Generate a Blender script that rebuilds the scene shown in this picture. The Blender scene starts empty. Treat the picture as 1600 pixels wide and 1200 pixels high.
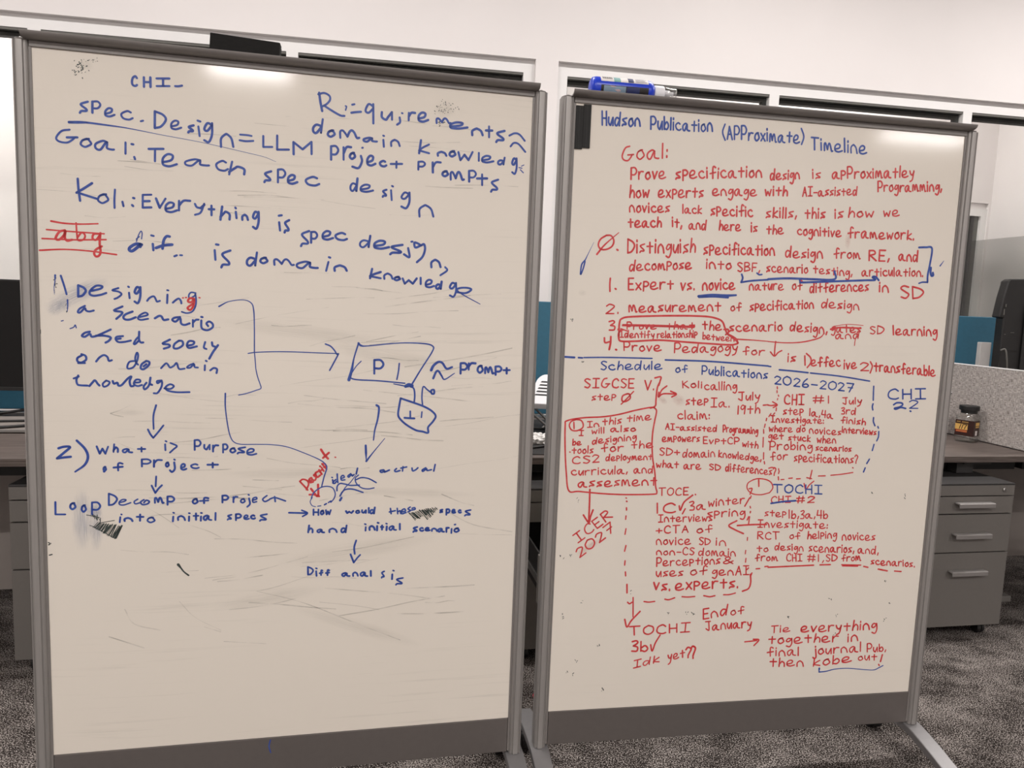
import bpy, bmesh, math, random
from mathutils import Vector, Matrix
PI = math.pi
scn = bpy.context.scene
C = scn.collection
rnd = random.Random(11)

# ---------------------------------------------------------------- camera, world, exposure
CAM_H = 1.295
FOC, PITCH, ROLL = 1142.9, 0.1087, 0.0386          # focal length in pixels of a 1600 px wide frame
cam_d = bpy.data.cameras.new('camera'); cam = bpy.data.objects.new('camera', cam_d); C.objects.link(cam)
cam_d.sensor_fit = 'HORIZONTAL'; cam_d.sensor_width = 36.0; cam_d.lens = 36.0 * FOC / 1600.0
cam_d.clip_start = 0.02; cam_d.clip_end = 100
_f = Vector((0, math.cos(PITCH), -math.sin(PITCH))); _u = Vector((0, math.sin(PITCH), math.cos(PITCH))); _r = Vector((1, 0, 0))
_r2 = _r * math.cos(ROLL) + _u * math.sin(ROLL); _u2 = _u * math.cos(ROLL) - _r * math.sin(ROLL)
cam.matrix_world = Matrix(((_r2.x, _u2.x, -_f.x, 0), (_r2.y, _u2.y, -_f.y, 0), (_r2.z, _u2.z, -_f.z, CAM_H), (0, 0, 0, 1)))
scn.camera = cam
w = bpy.data.worlds.new('world'); scn.world = w; w.use_nodes = True
w.node_tree.nodes['Background'].inputs[0].default_value = (1, 0.97, 0.94, 1)
w.node_tree.nodes['Background'].inputs[1].default_value = 0.15
vs = scn.view_settings
scn.display_settings.display_device = 'sRGB'
vs.view_transform = 'Standard'; vs.look = 'None'; vs.gamma = 1.0; vs.use_curve_mapping = False; vs.exposure = 0.0

# room frame: a runs along the desks and the back wall, b runs away from the viewer
YAW = math.radians(11.152)
RO = Vector((-1.637, 2.307, 0)); DA = Vector((math.cos(YAW), math.sin(YAW), 0)); DB = Vector((-math.sin(YAW), math.cos(YAW), 0))
def T(a, b, z=0): return RO + DA * a + DB * b + Vector((0, 0, z))

LIGHT_COL = (1.0, 0.962, 0.932)
# (name is the fixture label, a, b, z, length, width, power, rot about z)
def area(name, loc, sx, sy, power, rotz=0, col=LIGHT_COL, tilt=0):
    l = bpy.data.lights.new(name, 'AREA'); l.shape = 'RECTANGLE'; l.size = sx; l.size_y = sy; l.energy = power; l.color = col
    o = bpy.data.objects.new(name, l); C.objects.link(o); o.location = loc; o.rotation_euler = (tilt, 0, rotz); return o

# ---------------------------------------------------------------- materials
def newmat(name):
    m = bpy.data.materials.new(name); m.use_nodes = True
    nt = m.node_tree; b = nt.nodes['Principled BSDF']; return m, nt, b
def srgb(r, g, b):
    f = lambda c: (c / 255 / 12.92) if c / 255 <= 0.04045 else ((c / 255 + 0.055) / 1.055) ** 2.4
    return (f(r), f(g), f(b), 1)
def mat(name, col, rough=0.5, metal=0.0, noise=0.0, scale=30, stretch=(1, 1, 1), col2=None, bump=0.0, coat=0.0, spec=None):
    m, nt, b = newmat(name)
    b.inputs['Base Color'].default_value = col; b.inputs['Roughness'].default_value = rough; b.inputs['Metallic'].default_value = metal
    if coat: b.inputs['Coat Weight'].default_value = coat; b.inputs['Coat Roughness'].default_value = 0.05
    if spec is not None: b.inputs['Specular IOR Level'].default_value = spec
    if noise or col2:
        tc = nt.nodes.new('ShaderNodeTexCoord'); mp = nt.nodes.new('ShaderNodeMapping'); nz = nt.nodes.new('ShaderNodeTexNoise'); rp = nt.nodes.new('ShaderNodeValToRGB')
        nt.links.new(tc.outputs['Object'], mp.inputs[0]); mp.inputs['Scale'].default_value = stretch
        nt.links.new(mp.outputs[0], nz.inputs['Vector']); nz.inputs['Scale'].default_value = scale; nz.inputs['Detail'].default_value = 5
        nt.links.new(nz.outputs['Fac'], rp.inputs[0])
        c2 = col2 or tuple(min(1, c * (1 + noise)) for c in col[:3]) + (1,)
        c1 = col if col2 else tuple(c * (1 - noise) for c in col[:3]) + (1,)
        rp.color_ramp.elements[0].position = 0.32; rp.color_ramp.elements[1].position = 0.68
        rp.color_ramp.elements[0].color = c1; rp.color_ramp.elements[1].color = c2
        nt.links.new(rp.outputs[0], b.inputs['Base Color'])
        if bump:
            bp = nt.nodes.new('ShaderNodeBump'); bp.inputs['Strength'].default_value = bump; bp.inputs['Distance'].default_value = 0.002
            nt.links.new(nz.outputs['Fac'], bp.inputs['Height']); nt.links.new(bp.outputs[0], b.inputs['Normal'])
    return m

M = {}
M['wall'] = mat('painted_wall', srgb(236, 231, 230), 0.85, noise=0.012, scale=2.0)
M['ceiling'] = mat('ceiling_tile', srgb(232, 229, 225), 0.9, noise=0.03, scale=60)
M['frame_white'] = mat('white_frame', srgb(236, 234, 233), 0.45, noise=0.01, scale=8)
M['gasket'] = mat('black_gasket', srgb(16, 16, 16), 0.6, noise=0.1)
M['gasket_grey'] = mat('grey_gasket', srgb(98, 96, 92), 0.6, noise=0.05)
M['alu'] = mat('brushed_aluminium', srgb(160, 156, 153), 0.42, 0.4, noise=0.04, scale=40, stretch=(8, 8, 0.3))
M['alu_foot'] = mat('satin_aluminium', srgb(140, 138, 139), 0.42, 0.4, noise=0.02, scale=60)
M['tray'] = mat('grey_plastic', srgb(126, 121, 118), 0.42, 0.1, noise=0.03, scale=20)
M['apron'] = mat('grey_metal_panel', srgb(106, 100, 97), 0.42, 0.25, noise=0.02, scale=60)
M['black_plastic'] = mat('black_plastic', srgb(22, 21, 21), 0.45, noise=0.1, scale=50)
M['black_matte'] = mat('black_matte', srgb(36, 33, 32), 0.75, noise=0.06, scale=80)
M['black_felt'] = mat('black_magnet', srgb(21, 20, 19), 0.7, noise=0.15, scale=90, stretch=(3, 1, .3))
M['ped'] = mat('grey_painted_steel', srgb(112, 108, 104), 0.5, 0.15, noise=0.02, scale=120)
M['ped_handle'] = mat('silver_handle', srgb(142, 138, 136), 0.4, 0.3, noise=0.02, scale=60)
M['felt'] = mat('eraser_felt', srgb(17, 16, 15), 0.9, noise=0.25, scale=70, stretch=(1, 1, 3))
M['ped_shade'] = mat('dark_grey_desk_shade', srgb(44, 42, 42), 0.6, noise=0.04, scale=60)  # dark grey plate, darkened further to carry the desk's shade
M['neck'] = mat('pale_silver', srgb(190, 187, 185), 0.5, 0.1, noise=0.02, scale=40)
M['dark_slide'] = mat('black_slide', srgb(30, 29, 29), 0.5, 0.2, noise=0.1, scale=40)
M['steel'] = mat('bright_steel', srgb(170, 168, 166), 0.3, 0.9, noise=0.03, scale=60)
M['wood'] = mat('grey_oak_laminate', srgb(70, 61, 57), 0.5, noise=0, scale=7, stretch=(1.0, 34, 34), col2=srgb(112, 102, 97), spec=0.3)
M['modesty'] = mat('grey_laminate', srgb(138, 130, 125), 0.6, noise=0.03, scale=10)
M['teal'] = mat('teal_acrylic_screen', srgb(46, 100, 124), 0.5, noise=0.04, scale=60)
M['white_plastic'] = mat('white_plastic', srgb(236, 236, 240), 0.35, noise=0.01, scale=30)
M['blue_plastic'] = mat('blue_plastic', srgb(28, 62, 200), 0.3, noise=0.05, scale=20)
M['label_paper'] = mat('label_paper', srgb(222, 216, 214), 0.5, noise=0.04, scale=90)
M['label_teal'] = mat('label_teal_print', srgb(120, 165, 165), 0.5, noise=0.1, scale=60)
M['label_navy'] = mat('label_navy_print', srgb(30, 40, 90), 0.5, noise=0.15, scale=60)
M['label_grey'] = mat('label_photo_print', srgb(128, 150, 170), 0.4, noise=0.12, scale=40)
M['label_black'] = mat('label_black_print', srgb(24, 20, 22), 0.4, noise=0.1, scale=60)
M['label_skin'] = mat('label_pink_print', srgb(190, 165, 168), 0.5, noise=0.1, scale=60)
M['label_brown'] = mat('jar_label_brown', srgb(48, 18, 12), 0.4, noise=0.3, scale=50)
M['label_gold'] = mat('jar_label_gold', srgb(222, 176, 96), 0.4, noise=0.05, scale=60)
M['label_red'] = mat('jar_label_red', srgb(178, 70, 44), 0.4, noise=0.12, scale=60)
M['red_plastic'] = mat('red_plastic', srgb(196, 32, 60), 0.35, noise=0.06, scale=40)
M['pink_card'] = mat('pale_pink_card', srgb(226, 186, 172), 0.6, noise=0.05, scale=50)
M['screen_dark'] = mat('dark_screen', srgb(20, 18, 18), 0.7, noise=0.05, scale=150, spec=0.25)

def carpet_mat():
    m, nt, b = newmat('loop_carpet')
    tc = nt.nodes.new('ShaderNodeTexCoord'); mp = nt.nodes.new('ShaderNodeMapping'); mp.inputs['Rotation'].default_value = (0, 0, YAW)
    nt.links.new(tc.outputs['Object'], mp.inputs[0])
    v = nt.nodes.new('ShaderNodeTexNoise'); v.inputs['Scale'].default_value = 250; v.inputs['Detail'].default_value = 2; v.inputs['Roughness'].default_value = 0.55
    nt.links.new(mp.outputs[0], v.inputs['Vector'])
    mp2 = nt.nodes.new('ShaderNodeMapping'); mp2.inputs['Scale'].default_value = (3.0, 3.6, 1); nt.links.new(mp.outputs[0], mp2.inputs[0])
    n2 = nt.nodes.new('ShaderNodeTexNoise'); n2.inputs['Scale'].default_value = 2.0; n2.inputs['Detail'].default_value = 10; n2.inputs['Roughness'].default_value = 0.72
    nt.links.new(mp2.outputs[0], n2.inputs['Vector'])
    ad = nt.nodes.new('ShaderNodeMath'); ad.operation = 'MULTIPLY_ADD'; ad.inputs[1].default_value = 0.40
    nt.links.new(n2.outputs['Fac'], ad.inputs[0]); nt.links.new(v.outputs['Fac'], ad.inputs[2])
    rp = nt.nodes.new('ShaderNodeValToRGB'); nt.links.new(ad.outputs[0], rp.inputs[0])
    e = rp.color_ramp.elements; e[0].position = 0.645; e[0].color = srgb(30, 26, 24); e[1].position = 0.805; e[1].color = srgb(168, 160, 155)
    k = rp.color_ramp.elements.new(0.715); k.color = srgb(68, 61, 58)
    nt.links.new(rp.outputs[0], b.inputs['Base Color']); b.inputs['Roughness'].default_value = 0.95; b.inputs['Specular IOR Level'].default_value = 0.1
    bp = nt.nodes.new('ShaderNodeBump'); bp.inputs['Strength'].default_value = 0.6; bp.inputs['Distance'].default_value = 0.004
    nt.links.new(v.outputs['Fac'], bp.inputs['Height']); nt.links.new(bp.outputs[0], b.inputs['Normal'])
    return m
M['carpet'] = carpet_mat()

def fabric_mat():
    m, nt, b = newmat('heather_grey_fabric')
    tc = nt.nodes.new('ShaderNodeTexCoord')
    cols = []
    for s in ((1, 22, 300), (1, 300, 22)):
        mp = nt.nodes.new('ShaderNodeMapping'); mp.inputs['Scale'].default_value = s; nt.links.new(tc.outputs['Object'], mp.inputs[0])
        n = nt.nodes.new('ShaderNodeTexNoise'); n.inputs['Scale'].default_value = 2.2; n.inputs['Detail'].default_value = 4; nt.links.new(mp.outputs[0], n.inputs['Vector']); cols.append(n)
    ad = nt.nodes.new('ShaderNodeMath'); ad.operation = 'ADD'; nt.links.new(cols[0].outputs['Fac'], ad.inputs[0]); nt.links.new(cols[1].outputs['Fac'], ad.inputs[1])
    rp = nt.nodes.new('ShaderNodeValToRGB'); hv = nt.nodes.new('ShaderNodeMath'); hv.operation = 'MULTIPLY'; hv.inputs[1].default_value = 0.5
    nt.links.new(ad.outputs[0], hv.inputs[0]); nt.links.new(hv.outputs[0], rp.inputs[0])
    e = rp.color_ramp.elements; e[0].position = 0.43; e[0].color = srgb(128, 119, 115); e[1].position = 0.57; e[1].color = srgb(212, 205, 200)
    nt.links.new(rp.outputs[0], b.inputs['Base Color']); b.inputs['Roughness'].default_value = 0.95
    bp = nt.nodes.new('ShaderNodeBump'); bp.inputs['Strength'].default_value = 0.3; bp.inputs['Distance'].default_value = 0.001
    nt.links.new(hv.outputs[0], bp.inputs['Height']); nt.links.new(bp.outputs[0], b.inputs['Normal'])
    return m
M['fabric'] = fabric_mat()

def board_mat(name, wipe):
    # cream dry-erase enamel with faint grey wipe marks left by the eraser
    m, nt, b = newmat(name)
    tc = nt.nodes.new('ShaderNodeTexCoord')
    mp = nt.nodes.new('ShaderNodeMapping'); mp.inputs['Rotation'].default_value = (0, math.radians(-7), 0); mp.inputs['Scale'].default_value = (1.1, 1, 46)
    nt.links.new(tc.outputs['Object'], mp.inputs[0])
    ds = nt.nodes.new('ShaderNodeTexNoise'); ds.inputs['Scale'].default_value = 1.1; ds.inputs['Detail'].default_value = 1
    nt.links.new(tc.outputs['Object'], ds.inputs['Vector'])
    mxv = nt.nodes.new('ShaderNodeVectorMath'); mxv.operation = 'MULTIPLY_ADD'; mxv.inputs[1].default_value = (0, 0, 3.0)
    nt.links.new(ds.outputs['Color'], mxv.inputs[0]); nt.links.new(mp.outputs[0], mxv.inputs[2])
    n = nt.nodes.new('ShaderNodeTexNoise'); n.inputs['Scale'].default_value = 2.0; n.inputs['Detail'].default_value = 7; n.inputs['Roughness'].default_value = 0.7
    nt.links.new(mxv.outputs[0], n.inputs['Vector'])
    big = nt.nodes.new('ShaderNodeTexNoise'); big.inputs['Scale'].default_value = 2.3; big.inputs['Detail'].default_value = 2; nt.links.new(tc.outputs['Object'], big.inputs['Vector'])
    r1 = nt.nodes.new('ShaderNodeValToRGB'); r1.color_ramp.elements[0].position = 0.56; r1.color_ramp.elements[1].position = 0.80; nt.links.new(n.outputs['Fac'], r1.inputs[0])
    r2 = nt.nodes.new('ShaderNodeValToRGB'); r2.color_ramp.elements[0].position = 0.45; r2.color_ramp.elements[1].position = 0.65; nt.links.new(big.outputs['Fac'], r2.inputs[0])
    mu = nt.nodes.new('ShaderNodeMath'); mu.operation = 'MULTIPLY'; nt.links.new(r1.outputs[0], mu.inputs[0]); nt.links.new(r2.outputs[0], mu.inputs[1])
    mw = nt.nodes.new('ShaderNodeMath'); mw.operation = 'MULTIPLY'; mw.inputs[1].default_value = wipe; nt.links.new(mu.outputs[0], mw.inputs[0])
    mx = nt.nodes.new('ShaderNodeMix'); mx.data_type = 'RGBA'; mx.inputs['A'].default_value = srgb(230, 222, 211); mx.inputs['B'].default_value = srgb(165, 160, 150)
    nt.links.new(mw.outputs[0], mx.inputs['Factor']); nt.links.new(mx.outputs['Result'], b.inputs['Base Color'])
    b.inputs['Roughness'].default_value = 0.10; b.inputs['Specular IOR Level'].default_value = 0.5
    return m
def ink_mat(name, col, pale):
    m, nt, b = newmat(name)
    tc = nt.nodes.new('ShaderNodeTexCoord'); n = nt.nodes.new('ShaderNodeTexNoise'); n.inputs['Scale'].default_value = 60; n.inputs['Detail'].default_value = 3
    nt.links.new(tc.outputs['Object'], n.inputs['Vector'])
    rp = nt.nodes.new('ShaderNodeValToRGB'); rp.color_ramp.elements[0].position = 0.35; rp.color_ramp.elements[0].color = col; rp.color_ramp.elements[1].position = 0.72; rp.color_ramp.elements[1].color = pale
    nt.links.new(n.outputs['Fac'], rp.inputs[0]); nt.links.new(rp.outputs[0], b.inputs['Base Color']); b.inputs['Roughness'].default_value = 0.4
    return m
INK = {'blue': ink_mat('blue_marker_ink', srgb(38, 66, 150), srgb(62, 92, 168)), 'red': ink_mat('red_marker_ink', srgb(202, 46, 50), srgb(214, 82, 84)), 'dark': ink_mat('dried_dark_ink', srgb(34, 44, 42), srgb(70, 80, 78))}
def smear_mat(name, col, strength):
    m, nt, b = newmat(name); out = nt.nodes['Material Output']
    b.inputs['Base Color'].default_value = col; b.inputs['Roughness'].default_value = 0.5
    at = nt.nodes.new('ShaderNodeAttribute'); at.attribute_name = 'fade'
    tc = nt.nodes.new('ShaderNodeTexCoord'); mp = nt.nodes.new('ShaderNodeMapping'); mp.inputs['Scale'].default_value = (1.2, 16, 1); nt.links.new(tc.outputs['UV'], mp.inputs[0])
    n = nt.nodes.new('ShaderNodeTexNoise'); n.inputs['Scale'].default_value = 3.0; n.inputs['Detail'].default_value = 5; nt.links.new(mp.outputs[0], n.inputs['Vector'])
    rp = nt.nodes.new('ShaderNodeValToRGB'); rp.color_ramp.elements[0].position = 0.35; rp.color_ramp.elements[1].position = 0.75; nt.links.new(n.outputs['Fac'], rp.inputs[0])
    mu = nt.nodes.new('ShaderNodeMath'); mu.operation = 'MULTIPLY'; nt.links.new(rp.outputs[0], mu.inputs[0]); nt.links.new(at.outputs['Fac'], mu.inputs[1])
    ms = nt.nodes.new('ShaderNodeMath'); ms.operation = 'MULTIPLY'; ms.inputs[1].default_value = strength; nt.links.new(mu.outputs[0], ms.inputs[0])
    tr = nt.nodes.new('ShaderNodeBsdfTransparent'); mx = nt.nodes.new('ShaderNodeMixShader')
    nt.links.new(ms.outputs[0], mx.inputs[0]); nt.links.new(tr.outputs[0], mx.inputs[1]); nt.links.new(b.outputs[0], mx.inputs[2]); nt.links.new(mx.outputs[0], out.inputs[0])
    return m
M['smear_blue'] = smear_mat('wiped_blue_ink', srgb(128, 148, 188), 0.6)
M['smear_grey'] = smear_mat('wiped_grey_ink', srgb(150, 146, 137), 0.22)
def wipe_mat():
    m, nt, b = newmat('thin_wipe_marks'); out = nt.nodes['Material Output']
    b.inputs['Base Color'].default_value = srgb(118, 116, 108); b.inputs['Roughness'].default_value = 0.5
    tc = nt.nodes.new('ShaderNodeTexCoord'); n = nt.nodes.new('ShaderNodeTexNoise'); n.inputs['Scale'].default_value = 18; n.inputs['Detail'].default_value = 4
    nt.links.new(tc.outputs['Object'], n.inputs['Vector'])
    rp = nt.nodes.new('ShaderNodeValToRGB'); rp.color_ramp.elements[0].position = 0.38; rp.color_ramp.elements[1].position = 0.8; nt.links.new(n.outputs['Fac'], rp.inputs[0])
    ms = nt.nodes.new('ShaderNodeMath'); ms.operation = 'MULTIPLY'; ms.inputs[1].default_value = 0.42; nt.links.new(rp.outputs[0], ms.inputs[0])
    tr = nt.nodes.new('ShaderNodeBsdfTransparent'); mx = nt.nodes.new('ShaderNodeMixShader')
    nt.links.new(ms.outputs[0], mx.inputs[0]); nt.links.new(tr.outputs[0], mx.inputs[1]); nt.links.new(b.outputs[0], mx.inputs[2]); nt.links.new(mx.outputs[0], out.inputs[0])
    return m
INK['wipe'] = wipe_mat()
M['smear_pink'] = smear_mat('wiped_red_ink', srgb(205, 120, 115), 0.45)

def glass_mat(name, tint, gloss=0.08, rough=0.02):
    m, nt, b = newmat(name); out = nt.nodes['Material Output']; nt.nodes.remove(b)
    tr = nt.nodes.new('ShaderNodeBsdfTransparent'); tr.inputs[0].default_value = tint
    gl = nt.nodes.new('ShaderNodeBsdfGlossy'); gl.inputs['Roughness'].default_value = rough
    lw = nt.nodes.new('ShaderNodeLayerWeight'); lw.inputs['Blend'].default_value = 0.5
    pw = nt.nodes.new('ShaderNodeMath'); pw.operation = 'POWER'; pw.inputs[1].default_value = 5; nt.links.new(lw.outputs['Facing'], pw.inputs[0])
    ad = nt.nodes.new('ShaderNodeMath'); ad.operation = 'MULTIPLY_ADD'; ad.inputs[1].default_value = 0.8; ad.inputs[2].default_value = gloss; ad.use_clamp = True; nt.links.new(pw.outputs[0], ad.inputs[0])
    mx = nt.nodes.new('ShaderNodeMixShader'); nt.links.new(ad.outputs[0], mx.inputs[0]); nt.links.new(tr.outputs[0], mx.inputs[1]); nt.links.new(gl.outputs[0], mx.inputs[2]); nt.links.new(mx.outputs[0], out.inputs[0])
    return m
M['window_glass'] = glass_mat('window_glass', (0.90, 0.91, 0.90, 1), 0.05)
M['reflection_tint'] = glass_mat('grey_reflection_tint', (0.80, 0.80, 0.795, 1), 0.05)
M['dark_glass'] = mat('dark_door_glass', srgb(92, 92, 88), 0.15, noise=0.05, scale=4)
M['jar_glass'] = glass_mat('jar_glass', (0.90, 0.90, 0.885, 1), 0.10)
M['clear_plastic'] = glass_mat('clear_plastic', (0.92, 0.92, 0.92, 1), 0.25, 0.15)
def bag_mat():
    m, nt, b = newmat('crinkled_plastic_film'); b.inputs['Base Color'].default_value = srgb(232, 230, 228); b.inputs['Roughness'].default_value = 0.18
    b.inputs['Coat Weight'].default_value = 0.6
    return m
M['bag'] = bag_mat()
def emit_mat(name, col, s):
    m, nt, b = newmat(name); b.inputs['Emission Color'].default_value = col; b.inputs['Emission Strength'].default_value = s; return m
M['lamp_on'] = emit_mat('lamp_diffuser', (1, 0.94, 0.88, 1), 6.0)

# ---------------------------------------------------------------- mesh helpers
def obj(name, bm, m, parent=None, bevel=0.0, smooth=False, seg=2):
    me = bpy.data.meshes.new(name); bmesh.ops.recalc_face_normals(bm, faces=bm.faces[:]); bm.to_mesh(me); bm.free()
    me.materials.append(m)
    o = bpy.data.objects.new(name, me); C.objects.link(o)
    if parent is not None: o.parent = parent
    if smooth:
        for p in me.polygons: p.use_smooth = True
        if smooth == 'angle': me.set_sharp_from_angle(angle=math.radians(42))
    if bevel:
        md = o.modifiers.new('bevel', 'BEVEL'); md.width = bevel; md.segments = seg; md.limit_method = 'ANGLE'; md.angle_limit = math.radians(40)
    return o
def thing(name, label, cat, loc=(0, 0, 0), rotz=0.0, group=None):
    o = bpy.data.objects.new(name, None); C.objects.link(o); o.location = loc; o.rotation_euler = (0, 0, rotz); o.empty_display_size = 0.05
    o['label'] = label; o['category'] = cat
    if group: o['group'] = group
    return o
def tag(o, label, cat, group=None):
    o['label'] = label; o['category'] = cat
    if group: o['group'] = group
    return o
def struct(o): o['kind'] = 'structure'; return o
def box(bm, x0, x1, y0, y1, z0, z1):
    v = [bm.verts.new((x, y, z)) for x in (x0, x1) for y in (y0, y1) for z in (z0, z1)]
    for f in ((0, 1, 3, 2), (4, 6, 7, 5), (0, 4, 5, 1), (2, 3, 7, 6), (0, 2, 6, 4), (1, 5, 7, 3)): bm.faces.new([v[i] for i in f])
    return bm
def B(*a):
    bm = bmesh.new()
    for t in (a if isinstance(a[0], (tuple, list)) else (a,)): box(bm, *t)
    return bm
def prism(pts, axis, lo, hi, bm=None):
    # pts: closed 2-D outline, extruded along axis 'x','y' or 'z'
    bm = bm or bmesh.new()
    def mk(p, t): return {'x': (t, p[0], p[1]), 'y': (p[0], t, p[1]), 'z': (p[0], p[1], t)}[axis]
    r0 = [bm.verts.new(mk(p, lo)) for p in pts]; r1 = [bm.verts.new(mk(p, hi)) for p in pts]
    n = len(pts)
    for i in range(n): bm.faces.new((r0[i], r0[(i + 1) % n], r1[(i + 1) % n], r1[i]))
    bm.faces.new(r0); bm.faces.new(r1[::-1]); return bm
def lathe(prof, n=28, bm=None, sq=None, axis='z'):
    # prof: list of (radius, height); sq: superellipse exponent for a squarish section
    bm = bm or bmesh.new(); rings = []
    for k, (r, z) in enumerate(prof):
        ring = []
        for i in range(n):
            t = 2 * PI * i / n; c, s = math.cos(t), math.sin(t)
            e = sq[k] if sq else 2
            q = (abs(c) ** e + abs(s) ** e) ** (-1 / e)
            p = (r * q * c, r * q * s, z)
            if axis == 'x': p = (p[2], p[0], p[1])
            if axis == 'y': p = (p[0], p[2], p[1])
            ring.append(bm.verts.new(p))
        rings.append(ring)
    for a_, b_ in zip(rings, rings[1:]):
        for i in range(n): bm.faces.new((a_[i], a_[(i + 1) % n], b_[(i + 1) % n], b_[i]))
    bm.faces.new(rings[0][::-1]); bm.faces.new(rings[-1]); return bm
def smooth_pts(pts, k=6):
    if len(pts) < 3: return [Vector(p) for p in pts]
    P = [Vector(p) for p in pts]; P = [P[0] * 2 - P[1]] + P + [P[-1] * 2 - P[-2]]; o = []
    for i in range(1, len(P) - 2):
        p0, p1, p2, p3 = P[i - 1:i + 3]
        for j in range(k):
            t = j / k; o.append(0.5 * ((2 * p1) + (p2 - p0) * t + (2 * p0 - 5 * p1 + 4 * p2 - p3) * t * t + (3 * p1 - p0 - 3 * p2 + p3) * t ** 3))
    o.append(P[-2]); return o
def tube(pts, r, n=8, bm=None, k=6):
    bm = bm or bmesh.new(); P = smooth_pts(pts, k); rings = []
    for i, p in enumerate(P):
        d = (P[min(i + 1, len(P) - 1)] - P[max(i - 1, 0)]).normalized()
        a_ = d.cross(Vector((0, 0, 1))); a_ = a_.normalized() if a_.length > 1e-4 else Vector((1, 0, 0)); b_ = d.cross(a_)
        rings.append([bm.verts.new(p + a_ * r * math.cos(2 * PI * j / n) + b_ * r * math.sin(2 * PI * j / n)) for j in range(n)])
    for a_, b_ in zip(rings, rings[1:]):
        for i in range(n): bm.faces.new((a_[i], a_[(i + 1) % n], b_[(i + 1) % n], b_[i]))
    bm.faces.new(rings[0][::-1]); bm.faces.new(rings[-1]); return bm
def copy_tree(o, parent=None):
    c = o.copy(); C.objects.link(c); c.parent = parent
    for ch in list(o.children): copy_tree(ch, c)
    return c

# ---------------------------------------------------------------- stroke lettering (one-line handwriting alphabet)
# each stroke is a run of two-character points in base 36: x, then y (6 = baseline, G = cap top, C = x-height)
GL = {'A': '063G 3G66 1A5A', 'B': '060G 0G4G5D0B 0B4B6806', 'C': '6E4G1E0A174667', 'D': '060G 0G5E7B4706', 'E': '0G06 0G5G 0B4B 0656', 'F': '0G06 0G5G 0B4B',
 'G': '5G2F0A1746687A 4A8A', 'H': '0G06 5G56 0B5B', 'I': '0G6G 3G36 0666', 'J': '0G6G 4G473608', 'K': '0G06 5G0B 1B66', 'L': '0G06 0656', 'M': '060G 0G3A 3A6G 6G66', 'N': '060G 0G56 565G',
 'O': '3G0D0836696E3G', 'P': '060G 0G4G6D4A0A', 'R': '060G 0G4G5D0B 1B66', 'S': '5F2G0E3B593607', 'T': '0G7G 3G36', 'U': '0G0836686G', 'V': '0G36 366G', 'W': '0G26 264D 4D66 668G',
 'a': '5B3C0A07264A5B 5A577686', 'b': '0G06 093C593607', 'c': '5B3C0A174667', 'd': '5B2C0A07265A 6G5756', 'e': '08495B4C2C0A07264677', 'f': '6F4G3E36 0A6B', 'g': '5B2C09285B 5C563203', 'h': '1G06 082B3C5A56', 'i': '1C16 1F1E', 'j': '3C331203 3F3E',
 'k': '1F06 5C2A08 0856', 'l': '1G16', 'm': '060B1C2A37 374B5C6A7686', 'n': '060A2C3C5A66', 'o': '4C1B08264758594B3C1B', 'p': '050D 0D3D5B3909', 'q': '5B2C09285A 5C53', 'r': '0C06 092C5C', 's': '5C1B1A48471706', 't': '3E3736 0B6B',
 'u': '0C0826385C 5C56', 'v': '0C26 265C', 'w': '0C16 163A 3A56 567C', 'x': '0C56 5C06', 'y': '0C1938 385B 5C3402', '0': '3G0D0836696E3G', '1': '1G16', '2': '0E2G5E3A06 0656', '3': '0F3G4E1B 1B4A473606', '4': '1G0A 0A6A 5G56', '5': '5G0G 0G0C 0C3C583606',
 '6': '4G1C0736583A08', '7': '0G6G 6G26 1B5B', '9': '5E2G0D2B5F 5F46', '.': '1716', ',': '1805', ':': '0B0A 0706', ';': '0B0A 0705', '?': '0E2G5E3A28 2726', '#': '2G16 5G46 0D6D 0969', '+': '3D37 0A6A', '-': '0A5A', '&': '661D3G4D08266A', '(': '3H0B35', ')': '0H3B05', 'z': '0C5C 5C06 0656', '8': '5E2G0D4A583607295E', '!': '1G19 1716'}
def glyph(ch):
    out = []
    for s in GL[ch].split():
        out.append([(int(s[i], 36), int(s[i + 1], 36) - 6) for i in range(0, len(s), 2)])
    return out
def gbox(st):
    xs = [p[0] for s in st for p in s]; ys = [p[1] for s in st for p in s]; return min(xs), max(xs), min(ys), max(ys)
def ribbon(bm, pts, widths, y, k=5):
    # flat ink stroke with rounded ends lying on the plane Y = y ; pts in (u, z)
    P = smooth_pts([(p[0], p[1], 0) for p in pts], k); n = len(P)
    if n < 2: return
    def wd(i):
        t = i / (n - 1) * (len(widths) - 1); j = min(int(t), len(widths) - 2) if len(widths) > 1 else 0
        return (widths[j] * (1 - (t - j)) + widths[j + 1] * (t - j)) / 2 if len(widths) > 1 else widths[0] / 2
    L_, R_ = [], []
    for i, p in enumerate(P):
        d = P[min(i + 1, n - 1)] - P[max(i - 1, 0)]
        if d.length < 1e-7: d = Vector((1, 0, 0))
        d.normalize(); nn = Vector((-d.y, d.x, 0)) * wd(i)
        L_.append(bm.verts.new((p.x + nn.x, y, p.y + nn.y))); R_.append(bm.verts.new((p.x - nn.x, y, p.y - nn.y)))
    for i in range(n - 1):
        bm.faces.new((R_[i], R_[i + 1], L_[i + 1], L_[i]))
    for i, sgn in ((0, -1), (n - 1, 1)):
        d = (P[1] - P[0]) if i == 0 else (P[-1] - P[-2])
        if d.length < 1e-7: continue
        d.normalize(); nn = Vector((-d.y, d.x, 0)); r = wd(i); arc = []
        for t in (0.25, 0.5, 0.75):
            q = P[i] + nn * r * math.cos(PI * t) + d * sgn * r * math.sin(PI * t); arc.append(bm.verts.new((q.x, y, q.y)))
        f = [L_[i]] + arc + [R_[i]]
        bm.faces.new(f if sgn > 0 else f[::-1])
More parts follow.
